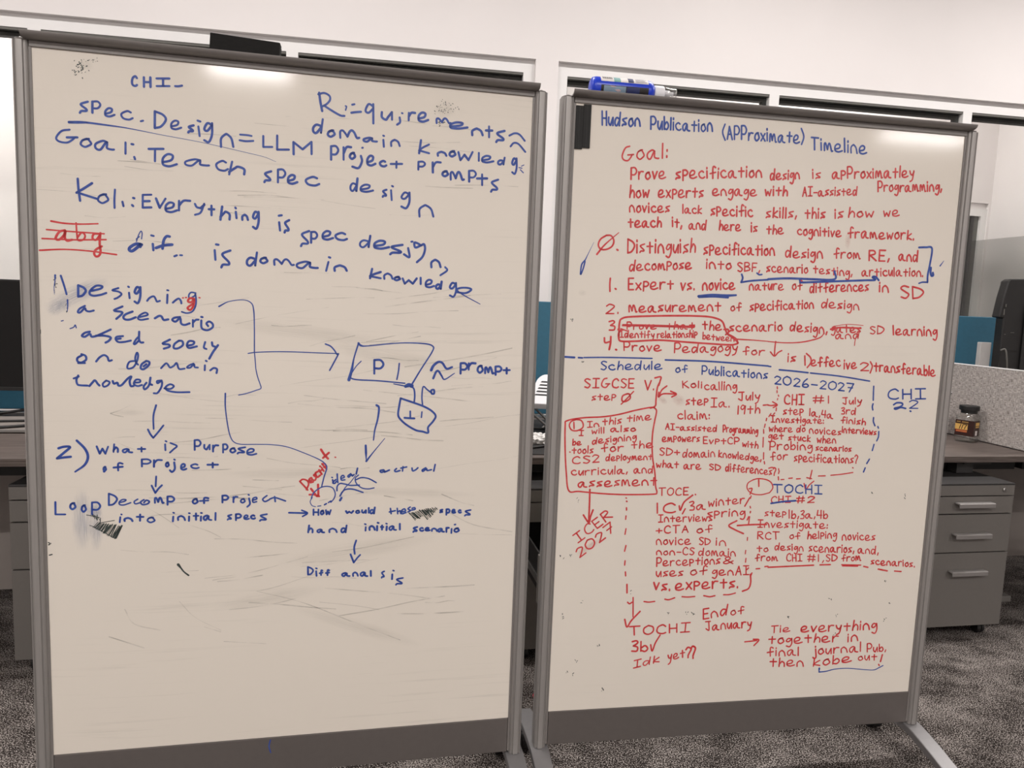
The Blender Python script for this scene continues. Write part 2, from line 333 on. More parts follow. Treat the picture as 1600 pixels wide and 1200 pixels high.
def write_word(text, p0, p1, up):
    # lay the word between the two baseline points; up is the cap-height vector; yields strokes in (u, v-down) metres
    gs = [glyph('p' if c == 'P' and i and text[i - 1].islower() else c) for i, c in enumerate(text)]; bx = [gbox(g) for g in gs]
    gap = 2.6; tot = sum(max(b[1] - b[0], 0.6) for b in bx) + gap * (len(gs) - 1)
    x = 0.0; dx, dy = p1[0] - p0[0], p1[1] - p0[1]; o = []
    for g, b in zip(gs, bx):
        sc = rnd.uniform(0.93, 1.07); dz = rnd.uniform(-0.35, 0.35); sl = rnd.uniform(-0.04, 0.06)
        for s in g:
            q = []
            for (px, py) in s:
                fx = (x + px - b[0] + py * sl) / max(tot, 0.6); hy = (py * sc + dz) / 10
                q.append((p0[0] + dx * fx + up[0] * hy, p0[1] + dy * fx + up[1] * hy))
            o.append(q)
        x += max(b[1] - b[0], 0.6) + gap
    return o
def box_glyph(ch, a_, b_, c_):
    g = glyph(ch); x0, x1, y0, y1 = gbox(g); o = []
    for s in g:
        q = []
        for (px, py) in s:
            fx = (px - x0) / (x1 - x0) if x1 > x0 else 0.5; fy = (y1 - py) / (y1 - y0) if y1 > y0 else 0.5
            q.append((a_[0] + (b_[0] - a_[0]) * fx + (c_[0] - a_[0]) * fy, a_[1] + (b_[1] - a_[1]) * fx + (c_[1] - a_[1]) * fy))
        o.append(q)
    return o

# ink on the two boards, in half millimetres from the top left corner of each writing surface:
# board|kind|colour|entries ; S = free stroke (pen widths, points), B = one letter (pen, corners), W = one word (pen, baseline, height)
INK_DATA = r'''0|handwritten_line|blue|B C 48 387,80 407,78 387,121;B H 48 435,80 461,78 435,120;B I 48 486,80 538,75 486,112;S 47 561,105 575,104 589,100
0|handwritten_line|blue|B s 47 180,206 211,203 179,252;B P 48 229,201 260,198 228,247;B e 48 280,225 316,221 279,258;B c 48 343,230 388,226 342,266;B D 48 477,219 522,215 476,290;B e 49 544,254 584,250 544,289;B s 49 613,267 635,265 613,297;B g 49 680,252 712,249 679,333;B n 49 750,294 802,290 749,348;S 47 420,266 429,263;S 50 655,268 660,309;S 48 652,243 663,246;S 46 830,288 860,288 879,290;S 49 828,313 854,315 886,311;B L 50 929,286 968,283 929,334;B L 50 989,279 1040,275 989,341;B M 50 1060,302 1139,295 1061,356;B P 51 1226,307 1258,304 1227,367;B r 51 1282,307 1316,304 1283,363;B o 51 1311,330 1334,328 1311,357;B e 52 1391,338 1427,335 1392,380;B c 52 1448,356 1477,353 1449,381;B t 52 1498,355 1551,351 1498,383;B P 52 1627,346 1658,343 1627,382;B r 53 1694,344 1732,341 1696,390;B o 53 1741,381 1767,379 1742,404;B m 53 1781,382 1844,377 1782,417;B P 53 1869,370 1902,367 1871,420;B t 53 1908,384 1957,380 1910,434;B s 54 1977,404 2012,401 1979,460;S 50 1361,340 1366,364 1351,395 1323,391;S 48 1366,303 1369,302
0|underline|blue|S 53,44,36,23,13,11,9 135,294 191,290 279,294 368,300 497,316 681,337 898,371;S 42 135,296 166,294 204,290;S 10,9,7 898,371 939,379 984,395
0|handwritten_line|blue|B G 47 86,330 168,323 84,384;B o 48 180,360 220,357 179,394;B a 48 239,364 311,358 238,401;B l 48 353,361 361,361 352,409;B T 49 450,381 510,376 449,434;B e 49 508,400 565,396 507,450;B a 49 602,414 698,406 602,441;B c 50 729,411 778,407 729,454;B h 50 783,410 847,405 783,466;S 47 381,366 388,367;S 50 391,420 394,429;B s 50 934,441 963,439 934,489;B P 50 993,429 1025,427 993,486;B e 51 1038,451 1078,448 1038,488;B c 51 1116,453 1175,448 1116,492;B d 52 1316,445 1347,443 1317,501;B e 52 1364,471 1419,467 1364,502;B g 52 1551,493 1588,491 1552,565;B n 53 1637,548 1703,544 1638,599;B s 52 1463,486 1481,485 1464,519;S 51 1502,486 1506,531;S 51 1506,466 1511,468
0|handwritten_line|blue|S 54 1171,75 1177,116 1185,154;S 49 1167,82 1193,74 1216,84 1219,102 1204,122 1183,135;S 49 1193,129 1225,147 1265,166 1284,167;S 34 1288,122 1293,125 1289,141;S 48 1318,114 1328,111;S 48 1315,150 1333,146 1358,142;B q 51 1378,106 1413,103 1380,192;B u 51 1453,135 1499,131 1454,169;B r 52 1577,127 1606,125 1577,161;B e 52 1623,123 1667,119 1624,162;B m 52 1707,141 1773,135 1708,162;B e 52 1774,154 1854,147 1775,181;B n 53 1878,174 1928,170 1879,203;B t 53 1943,157 1974,155 1945,207;B s 53 1994,173 2035,170 1996,225;S 51 1535,152 1537,173 1524,185;S 46 1545,131 1548,132;S 52 2059,190 2085,177 2109,181 2136,208;S 52 2067,240 2082,223 2106,226 2141,260
0|handwritten_line|blue|B d 51 1147,194 1188,190 1147,254;B o 51 1211,238 1241,235 1211,266;B m 51 1266,233 1351,226 1267,266;B a 51 1374,257 1433,252 1374,274;B n 52 1498,257 1537,254 1499,284;B k 52 1627,247 1674,243 1629,307;B n 53 1717,294 1757,291 1718,311;B o 53 1773,286 1800,284 1773,310;B w 53 1815,287 1883,281 1816,324;B l 53 1908,283 1919,282 1909,320;B e 53 1931,296 1985,292 1932,325;B d 53 2009,297 2040,295 2010,329;S 53 1462,259 1465,290;S 48 1461,240 1465,241;B g 54 2077,296 2099,294 2080,368;S 24 2112,336 2128,338;S 24 2120,346 2135,359;S 19 2124,329 2137,322
0|handwritten_line|blue|S 49 164,529 166,571 171,622;S 51 220,544 191,566 158,589;S 49 159,587 197,598 241,610;B o 48 243,589 283,587 242,627;B E 49 423,580 458,577 422,635;B v 49 477,592 516,590 476,632;B e 49 517,608 563,605 517,648;B r 49 572,596 618,593 571,638;B y 50 638,605 677,602 638,653;B t 50 696,609 719,608 696,651;B h 50 745,610 784,607 745,668;B n 50 839,641 863,640 839,663;B g 50 885,624 909,623 885,699;S 45 311,565 308,609 308,644;S 45 340,615 344,634;S 48 384,596 388,597;S 48 379,627 383,631;S 51 811,629 814,657;S 47 809,610 811,614;B s 51 1023,653 1043,652 1023,709;B s 51 1096,698 1132,696 1096,767;B P 51 1141,700 1168,699 1141,749;B e 52 1194,694 1240,691 1194,731;B c 52 1251,698 1303,695 1251,731;B d 52 1364,705 1410,702 1365,757;B e 52 1431,725 1498,721 1431,760;B s 53 1503,739 1561,736 1504,783;B n 53 1700,801 1744,798 1701,835;S 52 999,664 1003,701;S 50 997,635 1010,632;S 54 1588,750 1595,792 1569,780;S 49 1602,719 1608,718;S 52 1648,734 1632,725 1617,723 1622,745 1648,734 1663,728 1668,752 1657,787 1631,814;S 52 1767,831 1777,846 1745,871
0|practice_letters|red|S 42,32 55,716 106,722 169,722 240,716;S 32 36,753 136,756 264,758;S 35 18,792 135,791 271,783;S 42,32,32,37 7,843 103,834 204,836 312,846;S 48 108,752 86,760 71,788 85,793 104,773 110,752 107,783 116,796 135,791;S 38 153,718 155,763 157,790;S 45 157,780 174,758 187,768 183,785 167,793 155,789;S 48 241,759 222,762 217,780 231,786 249,761;S 48 249,756 245,799 248,834 242,853 229,858 222,845 230,828 253,813
0|handwritten_line|blue|S 71 415,797 392,795 369,810 364,822 375,827 395,812 412,794 409,806;S 24 394,784 403,756 413,738 418,748 415,772;S 20 393,774 407,762;S 50 461,791 463,819;S 46 455,754 465,756;S 55 531,755 518,755 506,774 501,810;S 66 474,808 504,796 541,790;S 46 550,841 560,836;S 46 574,835 582,835;S 51 720,805 723,848;S 49 726,779 736,780;B s 50 748,805 787,803 748,881;B d 51 860,808 902,806 860,867;B o 51 917,829 947,827 917,854;B m 51 978,833 1064,829 979,858;B a 51 1081,839 1172,834 1081,868;B n 52 1249,849 1304,846 1249,873;B k 52 1411,856 1461,854 1412,900;B n 53 1478,876 1516,874 1479,900;B o 53 1526,889 1552,887 1526,905;B w 53 1565,894 1632,891 1566,919;B l 53 1647,887 1654,887 1648,917;B e 53 1676,897 1715,895 1677,931;B d 54 1726,902 1752,901 1727,936;B g 54 1792,906 1822,904 1794,972;S 53 1220,833 1210,875;S 48 1222,811 1228,813;S 50,50,50,48,48,36,18 1828,949 1871,951 1898,934 1882,926 1847,927 1828,937 1855,958 1944,1002
0|handwritten_line|blue|S 43,21,13,9 65,947 63,974 59,1002 60,1030;S 47,45 87,948 99,990 108,1028;S 32,26,11 111,1052 111,1080 109,1103;B D 49 155,987 185,986 154,1036;B g 49 384,985 407,984 382,1056;S 48 360,1011 362,1035;S 46 357,984 360,986;S 49 519,1013 517,1051;S 44 518,993 523,994;S 36 638,1001 619,999 609,1011 612,1026 633,1014 637,1007 639,1050 625,1083 601,1093 578,1088;S 46 208,1009 244,998 251,987 227,986 204,1007 201,1024 217,1030 244,1025 267,1016;S 46 317,992 292,1003 317,1008 329,1019 314,1034 300,1041;S 46 434,1044 445,1030 462,1023 471,1038 475,1046 487,1042;S 47 541,1048 555,1035 567,1029 575,1039 577,1050
0|red_correction|red|S 47 631,1027 612,1026 605,1040 619,1043 631,1030 628,1058 615,1078 603,1069 626,1050;S 31 582,1025 586,1025;S 31 595,1023 599,1023;S 31 652,1021 656,1022
0|handwritten_line|blue|S 46 180,1076 159,1089 151,1104 161,1105 179,1086 184,1096 197,1100 215,1095;S 46 332,1073 297,1092 327,1097 329,1106 306,1129;S 46 373,1094 345,1107 335,1120 342,1130 361,1130 386,1119;S 46 402,1118 435,1107 426,1097 405,1108 395,1123 407,1130 437,1124;S 47 465,1121 482,1110 493,1112 502,1127 521,1124;S 47 571,1112 547,1116 538,1126 552,1133 571,1117 575,1140 589,1147 611,1139;S 47 625,1123 625,1154;S 47 625,1136 637,1123 649,1121;S 47 661,1124 661,1153 670,1165 690,1167 709,1154 709,1138 695,1128 683,1137 690,1149;S 47 661,1108 666,1109
0|handwritten_line|blue|S 22 84,1146 92,1143;S 24 118,1178 133,1171 139,1161 143,1174;S 46 197,1189 177,1195 165,1208 177,1212 197,1199 204,1211 222,1208;S 46 222,1208 252,1193 282,1177;S 46 222,1206 254,1205 281,1212 274,1227 260,1236;S 46 332,1205 306,1209 302,1221 313,1232 336,1231 364,1224;S 46 306,1219 322,1216;S 47 399,1203 385,1219 376,1237 382,1239 396,1224;S 46 399,1183 398,1218 405,1231 415,1231;S 47 527,1215 496,1234 522,1238 524,1248 501,1257;S 47 565,1219 546,1235 543,1253 560,1254 581,1239 579,1221 565,1219;S 47 600,1241 624,1235 629,1222 608,1220 599,1238 608,1251 641,1243;S 47 677,1222 671,1247 682,1254;S 47 706,1223 709,1238 721,1243;S 48 732,1235 711,1266 694,1298
0|handwritten_line|blue|S 44 161,1290 177,1297 179,1314 160,1327 145,1322 145,1307 163,1295;S 44 147,1330 174,1329;S 44 220,1321 234,1303 252,1292 266,1300 272,1317 284,1314;S 44 381,1315 357,1320 347,1341 352,1351 373,1343 388,1315 393,1289 388,1278 381,1300 383,1320 392,1332;S 45 427,1314 408,1329 403,1347 415,1352 436,1334 439,1319 427,1314;S 45 415,1339 427,1329;S 45 488,1346 507,1325 516,1327 526,1342 542,1334 554,1321 561,1342 568,1349 588,1346;S 45 626,1322 607,1331 598,1341 612,1341 628,1325 631,1338 645,1340;S 45 675,1329 674,1352;S 45 679,1308 683,1310;S 45 698,1352 713,1341 727,1346 725,1364
0|handwritten_line|blue|S 46 146,1385 138,1405 142,1425 154,1429 183,1430;S 46 127,1399 148,1390;S 46 190,1432 202,1417 213,1406 224,1421 231,1429;S 46 259,1406 245,1421 249,1434 265,1428 273,1413 259,1406;S 46 286,1408 291,1420 305,1415 309,1428 323,1425 347,1397 363,1386 356,1407 360,1429 372,1429;S 47 377,1414 398,1411 398,1401 382,1401 373,1419 388,1429 407,1424;S 47 426,1413 414,1431 418,1444 433,1431 440,1413;S 47 443,1390 440,1416 449,1423;S 47 490,1402 471,1405 473,1415 490,1405 489,1430 472,1459 456,1461;S 47 501,1438 527,1440 541,1427 525,1419 506,1433 515,1448 553,1455 608,1454
0|drawn_bracket|blue|S 36,18,16,23,27,25,25 737,1058 780,1034 842,1024 877,1037 888,1070 891,1151 891,1262;S 25 891,1262 895,1307 898,1344 906,1381 916,1411 920,1432 898,1442 856,1457 821,1465;S 25 863,1270 898,1264 984,1259 1077,1258 1186,1260 1267,1261;S 35 1210,1217 1234,1227 1252,1246 1264,1265 1271,1262 1253,1299 1231,1342
0|drawn_box|blue|S 54,47,26,26,31,38,35,35,40 1363,1209 1375,1220 1408,1221 1560,1203 1675,1203 1718,1215 1715,1242 1663,1329 1622,1401;S 35,35,59,71 1363,1211 1343,1282 1334,1336 1321,1386;S 33 1328,1367 1332,1378 1366,1385 1457,1388 1587,1398;S 24 1377,1295 1354,1320 1335,1351
0|handwritten_word|blue|B P 53 1439,1288 1482,1288 1440,1354;B P 55 1857,1295 1890,1295 1858,1346;B r 55 1897,1294 1931,1294 1898,1326;B o 55 1942,1305 1967,1305 1943,1340;B m 55 1980,1313 2022,1312 1981,1342;B P 55 2032,1308 2062,1307 2034,1349;B t 55 2073,1315 2105,1314 2074,1342;S 36 1558,1302 1555,1339 1548,1380;S 72,53,48 1713,1332 1724,1309 1747,1291 1767,1296 1788,1323 1815,1315;S 60,51,24 1724,1372 1737,1340 1749,1336 1765,1359 1781,1376 1828,1345
0|drawn_box|blue|S 24,29,36 1533,1402 1572,1409 1603,1415;S 84 1591,1413 1606,1405 1622,1410;S 43 1610,1413 1630,1423 1636,1456 1634,1493;S 39 1675,1503 1671,1463 1676,1414 1696,1428 1716,1443;S 48 1716,1443 1716,1431 1729,1429 1730,1447 1719,1448;S 46 1568,1472 1604,1484 1643,1497 1683,1512 1719,1532 1741,1558 1728,1586 1705,1615 1706,1642 1678,1636 1647,1630 1607,1608 1575,1582 1558,1555 1562,1511 1568,1472;S 48 1616,1536 1617,1568;S 48 1589,1568 1614,1570 1637,1571;S 39 1673,1538 1671,1566
0|drawn_arrow|blue|S 60,52,38,31 1453,1507 1465,1520 1460,1575 1447,1630 1442,1679;S 55,55,14 1405,1705 1407,1741 1409,1783;S 48,29,14 1409,1783 1440,1741 1496,1670
0|drawn_connector|blue|S 39,30,25,23,21 763,1458 763,1526 774,1616 786,1665 802,1688 834,1698 899,1698;S 21,21,23,30,30,30 899,1698 971,1700 1043,1712 1132,1747 1191,1775 1215,1795 1223,1814 1211,1857 1200,1905;S 29 1152,1963 1163,1936 1193,1912 1222,1905 1251,1913 1264,1941 1259,1965 1244,1985;S 19 1157,1959 1147,1979 1156,1999 1172,2005;S 24 1182,2003 1197,2001;S 36 1214,1996 1223,1991;S 36 1232,1986 1244,1978
0|handwritten_word|red|S 53 1195,1724 1210,1748 1228,1769;S 50 1232,1740 1205,1765;S 31 1261,1762 1264,1763;S 44 1098,1879 1121,1905 1135,1922;S 44 1098,1879 1112,1869 1132,1876 1139,1894 1129,1920;S 44 1140,1879 1154,1873 1151,1862 1141,1872 1146,1885 1160,1882;S 44 1172,1842 1162,1850 1173,1860 1169,1874 1157,1872;S 44 1182,1831 1170,1841 1179,1859 1193,1850;S 44 1187,1824 1200,1845;S 44 1191,1834 1197,1825 1204,1825;S 44 1198,1812 1209,1830;S 44 1191,1806 1192,1807;S 44 1200,1794 1222,1821;S 44 1202,1794 1215,1795 1219,1808 1209,1811;S 50 1150,1916 1182,1954 1183,1896;S 47 1143,1945 1163,1945 1189,1954
0|handwritten_word|blue|S 39 1251,1873 1255,1891;S 39 1247,1861 1250,1862;S 39 1266,1872 1252,1887 1261,1891 1269,1881;S 39 1272,1845 1274,1875 1276,1887;S 39 1292,1867 1306,1861 1300,1852 1290,1860 1293,1875 1309,1874;S 39 1336,1844 1323,1855 1328,1861 1340,1848 1344,1856 1352,1848;S 40 1368,1817 1362,1846;S 40 1494,1827 1477,1830 1483,1839 1500,1832 1497,1838 1521,1828;S 40 1555,1821 1547,1830 1553,1836 1572,1831;S 40 1587,1811 1585,1834;S 40 1576,1819 1605,1813;S 40 1631,1819 1635,1833 1649,1828 1660,1818;S 40 1699,1818 1682,1829 1686,1836 1703,1823 1706,1832 1727,1828;S 40 1745,1802 1739,1835
0|drawn_curls|blue|S 38 1272,1928 1273,1906 1286,1892 1309,1895 1336,1902 1378,1901;S 48,41,41,36 1287,1954 1298,1934 1313,1922 1347,1921 1396,1938;S 55 1287,1976 1294,1963;S 19,29 1359,1853 1335,1887 1313,1910 1291,1946;S 36 1362,1874 1388,1864 1423,1870 1459,1890;S 31 1373,1851 1358,1867 1364,1893 1389,1915 1420,1921 1449,1916
0|handwritten_line|blue|B W 43 214,1706 261,1707 214,1739;B h 43 283,1696 301,1696 283,1732;B a 43 323,1718 361,1718 323,1734;B t 43 385,1711 416,1711 385,1731;B P 44 628,1678 654,1678 628,1724;B u 44 670,1700 693,1700 670,1722;B r 44 708,1703 731,1703 708,1732;B P 44 752,1698 772,1698 752,1737;B o 44 784,1716 806,1716 784,1737;B s 45 816,1712 850,1712 816,1742;B e 45 860,1720 900,1720 860,1748;S 45 501,1697 502,1725;S 41 503,1682 507,1684;S 45 524,1691 551,1705 537,1720 521,1736;S 51 58,1714 81,1707 105,1709 80,1734 51,1760;S 51 51,1760 79,1756 107,1753;S 51,55,55,40 133,1679 165,1716 177,1753 163,1790 123,1822
0|handwritten_line|blue|B o 43 240,1800 250,1800 240,1819;B f 43 282,1783 320,1783 282,1818;B P 43 401,1767 439,1767 401,1800;B r 44 453,1771 486,1771 452,1802;B o 44 503,1782 515,1782 503,1802;B e 44 569,1790 591,1791 569,1816;B c 44 612,1791 645,1791 612,1811;B t 44 683,1786 729,1786 683,1808;S 46 539,1782 541,1812 529,1827 520,1819;S 41 539,1768 542,1770;S 51 242,1822 249,1813
0|drawn_arrow|blue|S 45,38,40 465,1516 453,1565 453,1626;S 45 429,1628 439,1650 451,1667;S 41 451,1667 473,1639 495,1609
0|drawn_arrow|blue|S 45 461,1847 458,1894;S 45 441,1890 456,1925;S 43 456,1925 470,1905 485,1889
0|handwritten_word|blue|B L 43 39,1960 79,1961 38,2017;B o 43 99,1966 120,1966 99,1995;B o 43 146,1977 163,1977 146,2008;B P 43 189,1965 223,1966 188,2020
0|handwritten_line|blue|B D 43 260,1925 294,1926 259,1979;B m 44 454,1948 491,1948 454,1972;B P 44 508,1943 537,1944 508,1982;B o 44 618,1956 639,1956 617,1979;B f 44 648,1951 686,1952 648,1977;B P 45 748,1943 774,1943 748,1976;B r 45 797,1950 815,1950 797,1976;B o 45 830,1960 848,1960 830,1979;S 47 867,1958 871,1985 859,1999;S 42 864,1940 867,1942;S 36 303,1968 325,1962 331,1955 316,1954 303,1965 305,1977 323,1979 351,1969;S 36 381,1953 366,1964 371,1975 390,1970;S 36 407,1956 393,1967 401,1979 422,1976 430,1965 417,1959 407,1970;S 37 882,1968 901,1962 899,1954 885,1959 885,1977 901,1975;S 38 948,1946 929,1963 939,1975 959,1966;S 38 983,1952 986,1976;S 38 961,1963 986,1957 1033,1974
0|handwritten_line|blue|B n 44 324,2041 357,2042 324,2055;B t 44 376,2025 404,2026 375,2055;B o 44 421,2040 451,2041 421,2064;B n 44 553,2037 583,2038 553,2056;B t 44 620,2026 642,2026 620,2057;B a 45 666,2037 699,2038 666,2058;B l 45 709,2025 726,2026 708,2059;B s 45 771,2036 788,2036 771,2060;B P 45 808,2034 831,2034 808,2063;B e 45 846,2040 867,2041 846,2059;B c 45 876,2041 894,2041 876,2058;B s 45 916,2036 948,2037 916,2069;S 41 306,2036 303,2060;S 38 310,2023 312,2024;S 46 532,2039 530,2062;S 41 532,2020 536,2022;S 46 601,2040 600,2061;S 41 600,2024 604,2025;S 46 653,2041 652,2062;S 42 653,2024 657,2025
0|handwritten_line|blue|S 47 1049,2032 1089,2034 1132,2036;S 43 1108,2021 1135,2036 1112,2052;B H 46 1163,2018 1186,2019 1163,2046;B o 46 1197,2025 1210,2025 1197,2044;B w 46 1221,2023 1244,2023 1221,2044;B w 46 1316,2030 1351,2030 1317,2040;B o 46 1364,2028 1380,2029 1364,2041;B u 47 1393,2027 1411,2028 1393,2040;B l 47 1422,2016 1428,2016 1422,2041;B d 47 1433,2014 1454,2015 1433,2044;B s 48 1776,2033 1788,2033 1777,2047;B P 48 1808,2032 1824,2032 1808,2060;B e 48 1838,2034 1853,2035 1838,2050;B c 48 1870,2037 1882,2037 1870,2051;B s 48 1901,2037 1931,2038 1902,2067;S 40 1530,2021 1534,2048;S 40 1525,2039 1554,2033;S 40 1563,2021 1566,2049;S 40 1566,2040 1577,2034 1581,2049;S 40 1583,2040 1604,2036 1598,2025 1585,2034 1587,2049 1607,2044;S 40 1627,2016 1616,2025 1628,2034 1616,2041;S 40 1634,2032 1651,2028 1648,2020 1636,2023
0|handwritten_line|blue|B h 46 1139,2097 1159,2098 1139,2132;B a 46 1183,2118 1214,2119 1183,2133;B n 46 1239,2116 1274,2117 1239,2134;B d 46 1296,2101 1320,2102 1296,2136;B n 47 1430,2109 1455,2109 1431,2128;B t 47 1485,2106 1497,2107 1485,2127;B a 47 1528,2111 1560,2111 1528,2131;B l 47 1571,2100 1584,2101 1572,2129;B s 47 1644,2119 1664,2119 1645,2144;B c 47 1678,2124 1695,2124 1678,2140;B e 48 1706,2124 1727,2125 1706,2139;B n 48 1738,2129 1763,2130 1738,2142;B a 48 1770,2130 1799,2131 1770,2146;B r 48 1810,2127 1823,2128 1811,2149;B o 48 1851,2131 1874,2131 1851,2150;S 48 1412,2113 1411,2131;S 44 1407,2097 1412,2099;S 49 1467,2109 1467,2131;S 44 1469,2092 1474,2094;S 49 1514,2112 1513,2131;S 44 1510,2097 1515,2099;S 50 1837,2133 1836,2155;S 45 1851,2112 1856,2111
0|drawn_arrow|blue|S 46 1367,2179 1358,2213 1361,2247;S 46 1341,2249 1357,2291;S 46 1357,2291 1372,2270 1387,2253
0|handwritten_line|blue|B D 46 1139,2305 1163,2306 1140,2344;B f 46 1195,2324 1208,2324 1195,2349;B f 46 1224,2323 1240,2324 1224,2350;B a 47 1303,2342 1338,2343 1303,2358;B n 47 1354,2342 1377,2342 1355,2360;B a 47 1392,2341 1424,2343 1392,2361;B l 47 1436,2337 1444,2337 1437,2363;B s 47 1493,2341 1506,2342 1494,2375;B s 48 1565,2378 1599,2380 1565,2414;S 43 1178,2328 1180,2352;S 41 1177,2313 1181,2315;S 47 1546,2359 1545,2384;S 42 1549,2339 1554,2341
0|stray_mark|dark|S 68,41,32,41 551,2271 562,2287 576,2307 596,2325
0|ink_hatching|dark|S 13 213,2057 190,2083;S 20 220,2059 197,2084;S 13 218,2064 201,2089;S 14 223,2063 204,2092;S 13 229,2064 207,2089;S 13 234,2066 209,2092;S 18 238,2067 212,2095;S 16 236,2063 217,2094;S 18 239,2066 217,2097;S 14 246,2064 223,2100;S 20 247,2067 226,2099;S 14 253,2068 225,2103;S 17 252,2069 232,2110;S 22 256,2067 237,2111;S 22 263,2071 235,2108;S 13 265,2073 239,2109;S 14 271,2069 241,2110;S 16 273,2068 244,2114;S 13 274,2072 248,2122;S 17 281,2072 255,2120;S 16 281,2073 253,2124;S 17 285,2072 257,2122;S 21 288,2071 264,2126;S 16 298,2077 267,2130;S 13 296,2078 271,2133;S 19 303,2078 273,2131;S 19 304,2081 277,2130;S 22 311,2075 281,2133;S 19 310,2076 282,2138;S 22 314,2076 287,2136;S 9 186,2016 193,2033;S 11 191,2016 199,2041;S 15 189,2016 200,2041;S 16 199,2025 209,2048;S 19 209,2024 209,2048;S 12 212,2035 223,2053;S 16 223,2038 220,2065;S 16 177,2072 203,2084 283,2138;S 18 165,2023 185,2027 218,2036;S 16 217,2062 281,2051
0|ink_hatching|dark|S 14 1622,2044 1654,2085;S 21 1622,2048 1657,2078;S 16 1630,2048 1665,2075;S 18 1634,2045 1668,2074;S 21 1639,2044 1675,2076;S 19 1646,2045 1677,2075;S 22 1653,2042 1680,2068;S 17 1660,2038 1683,2065;S 15 1667,2038 1690,2064;S 14 1668,2041 1692,2065;S 16 1671,2034 1701,2064;S 21 1683,2034 1704,2059;S 22 1687,2038 1705,2057;S 20 1692,2036 1710,2058;S 19 1698,2034 1714,2051;S 19 1705,2035 1719,2050;S 16 1708,2028 1723,2048;S 19 1713,2033 1729,2044;S 23 1721,2032 1732,2043;S 16 1721,2032 1739,2044;S 15 1728,2030 1738,2042;S 18 1739,2025 1746,2035;S 13 1739,2023 1746,2039;S 22 1748,2026 1754,2036;S 20 1754,2025 1761,2031;S 15 1760,2023 1760,2027;S 15 1672,2031 1716,2081;S 17 1674,2032 1714,2082;S 14 1686,2032 1719,2076;S 19 1689,2031 1728,2072;S 21 1698,2030 1731,2066;S 18 1705,2026 1732,2066;S 13 1712,2025 1738,2060;S 21 1716,2025 1741,2057;S 21 1725,2027 1744,2049;S 16 1728,2026 1747,2045;S 15 1734,2021 1752,2045;S 14 1746,2026 1754,2035;S 18 1751,2020 1760,2030;S 14 1754,2025 1763,2032
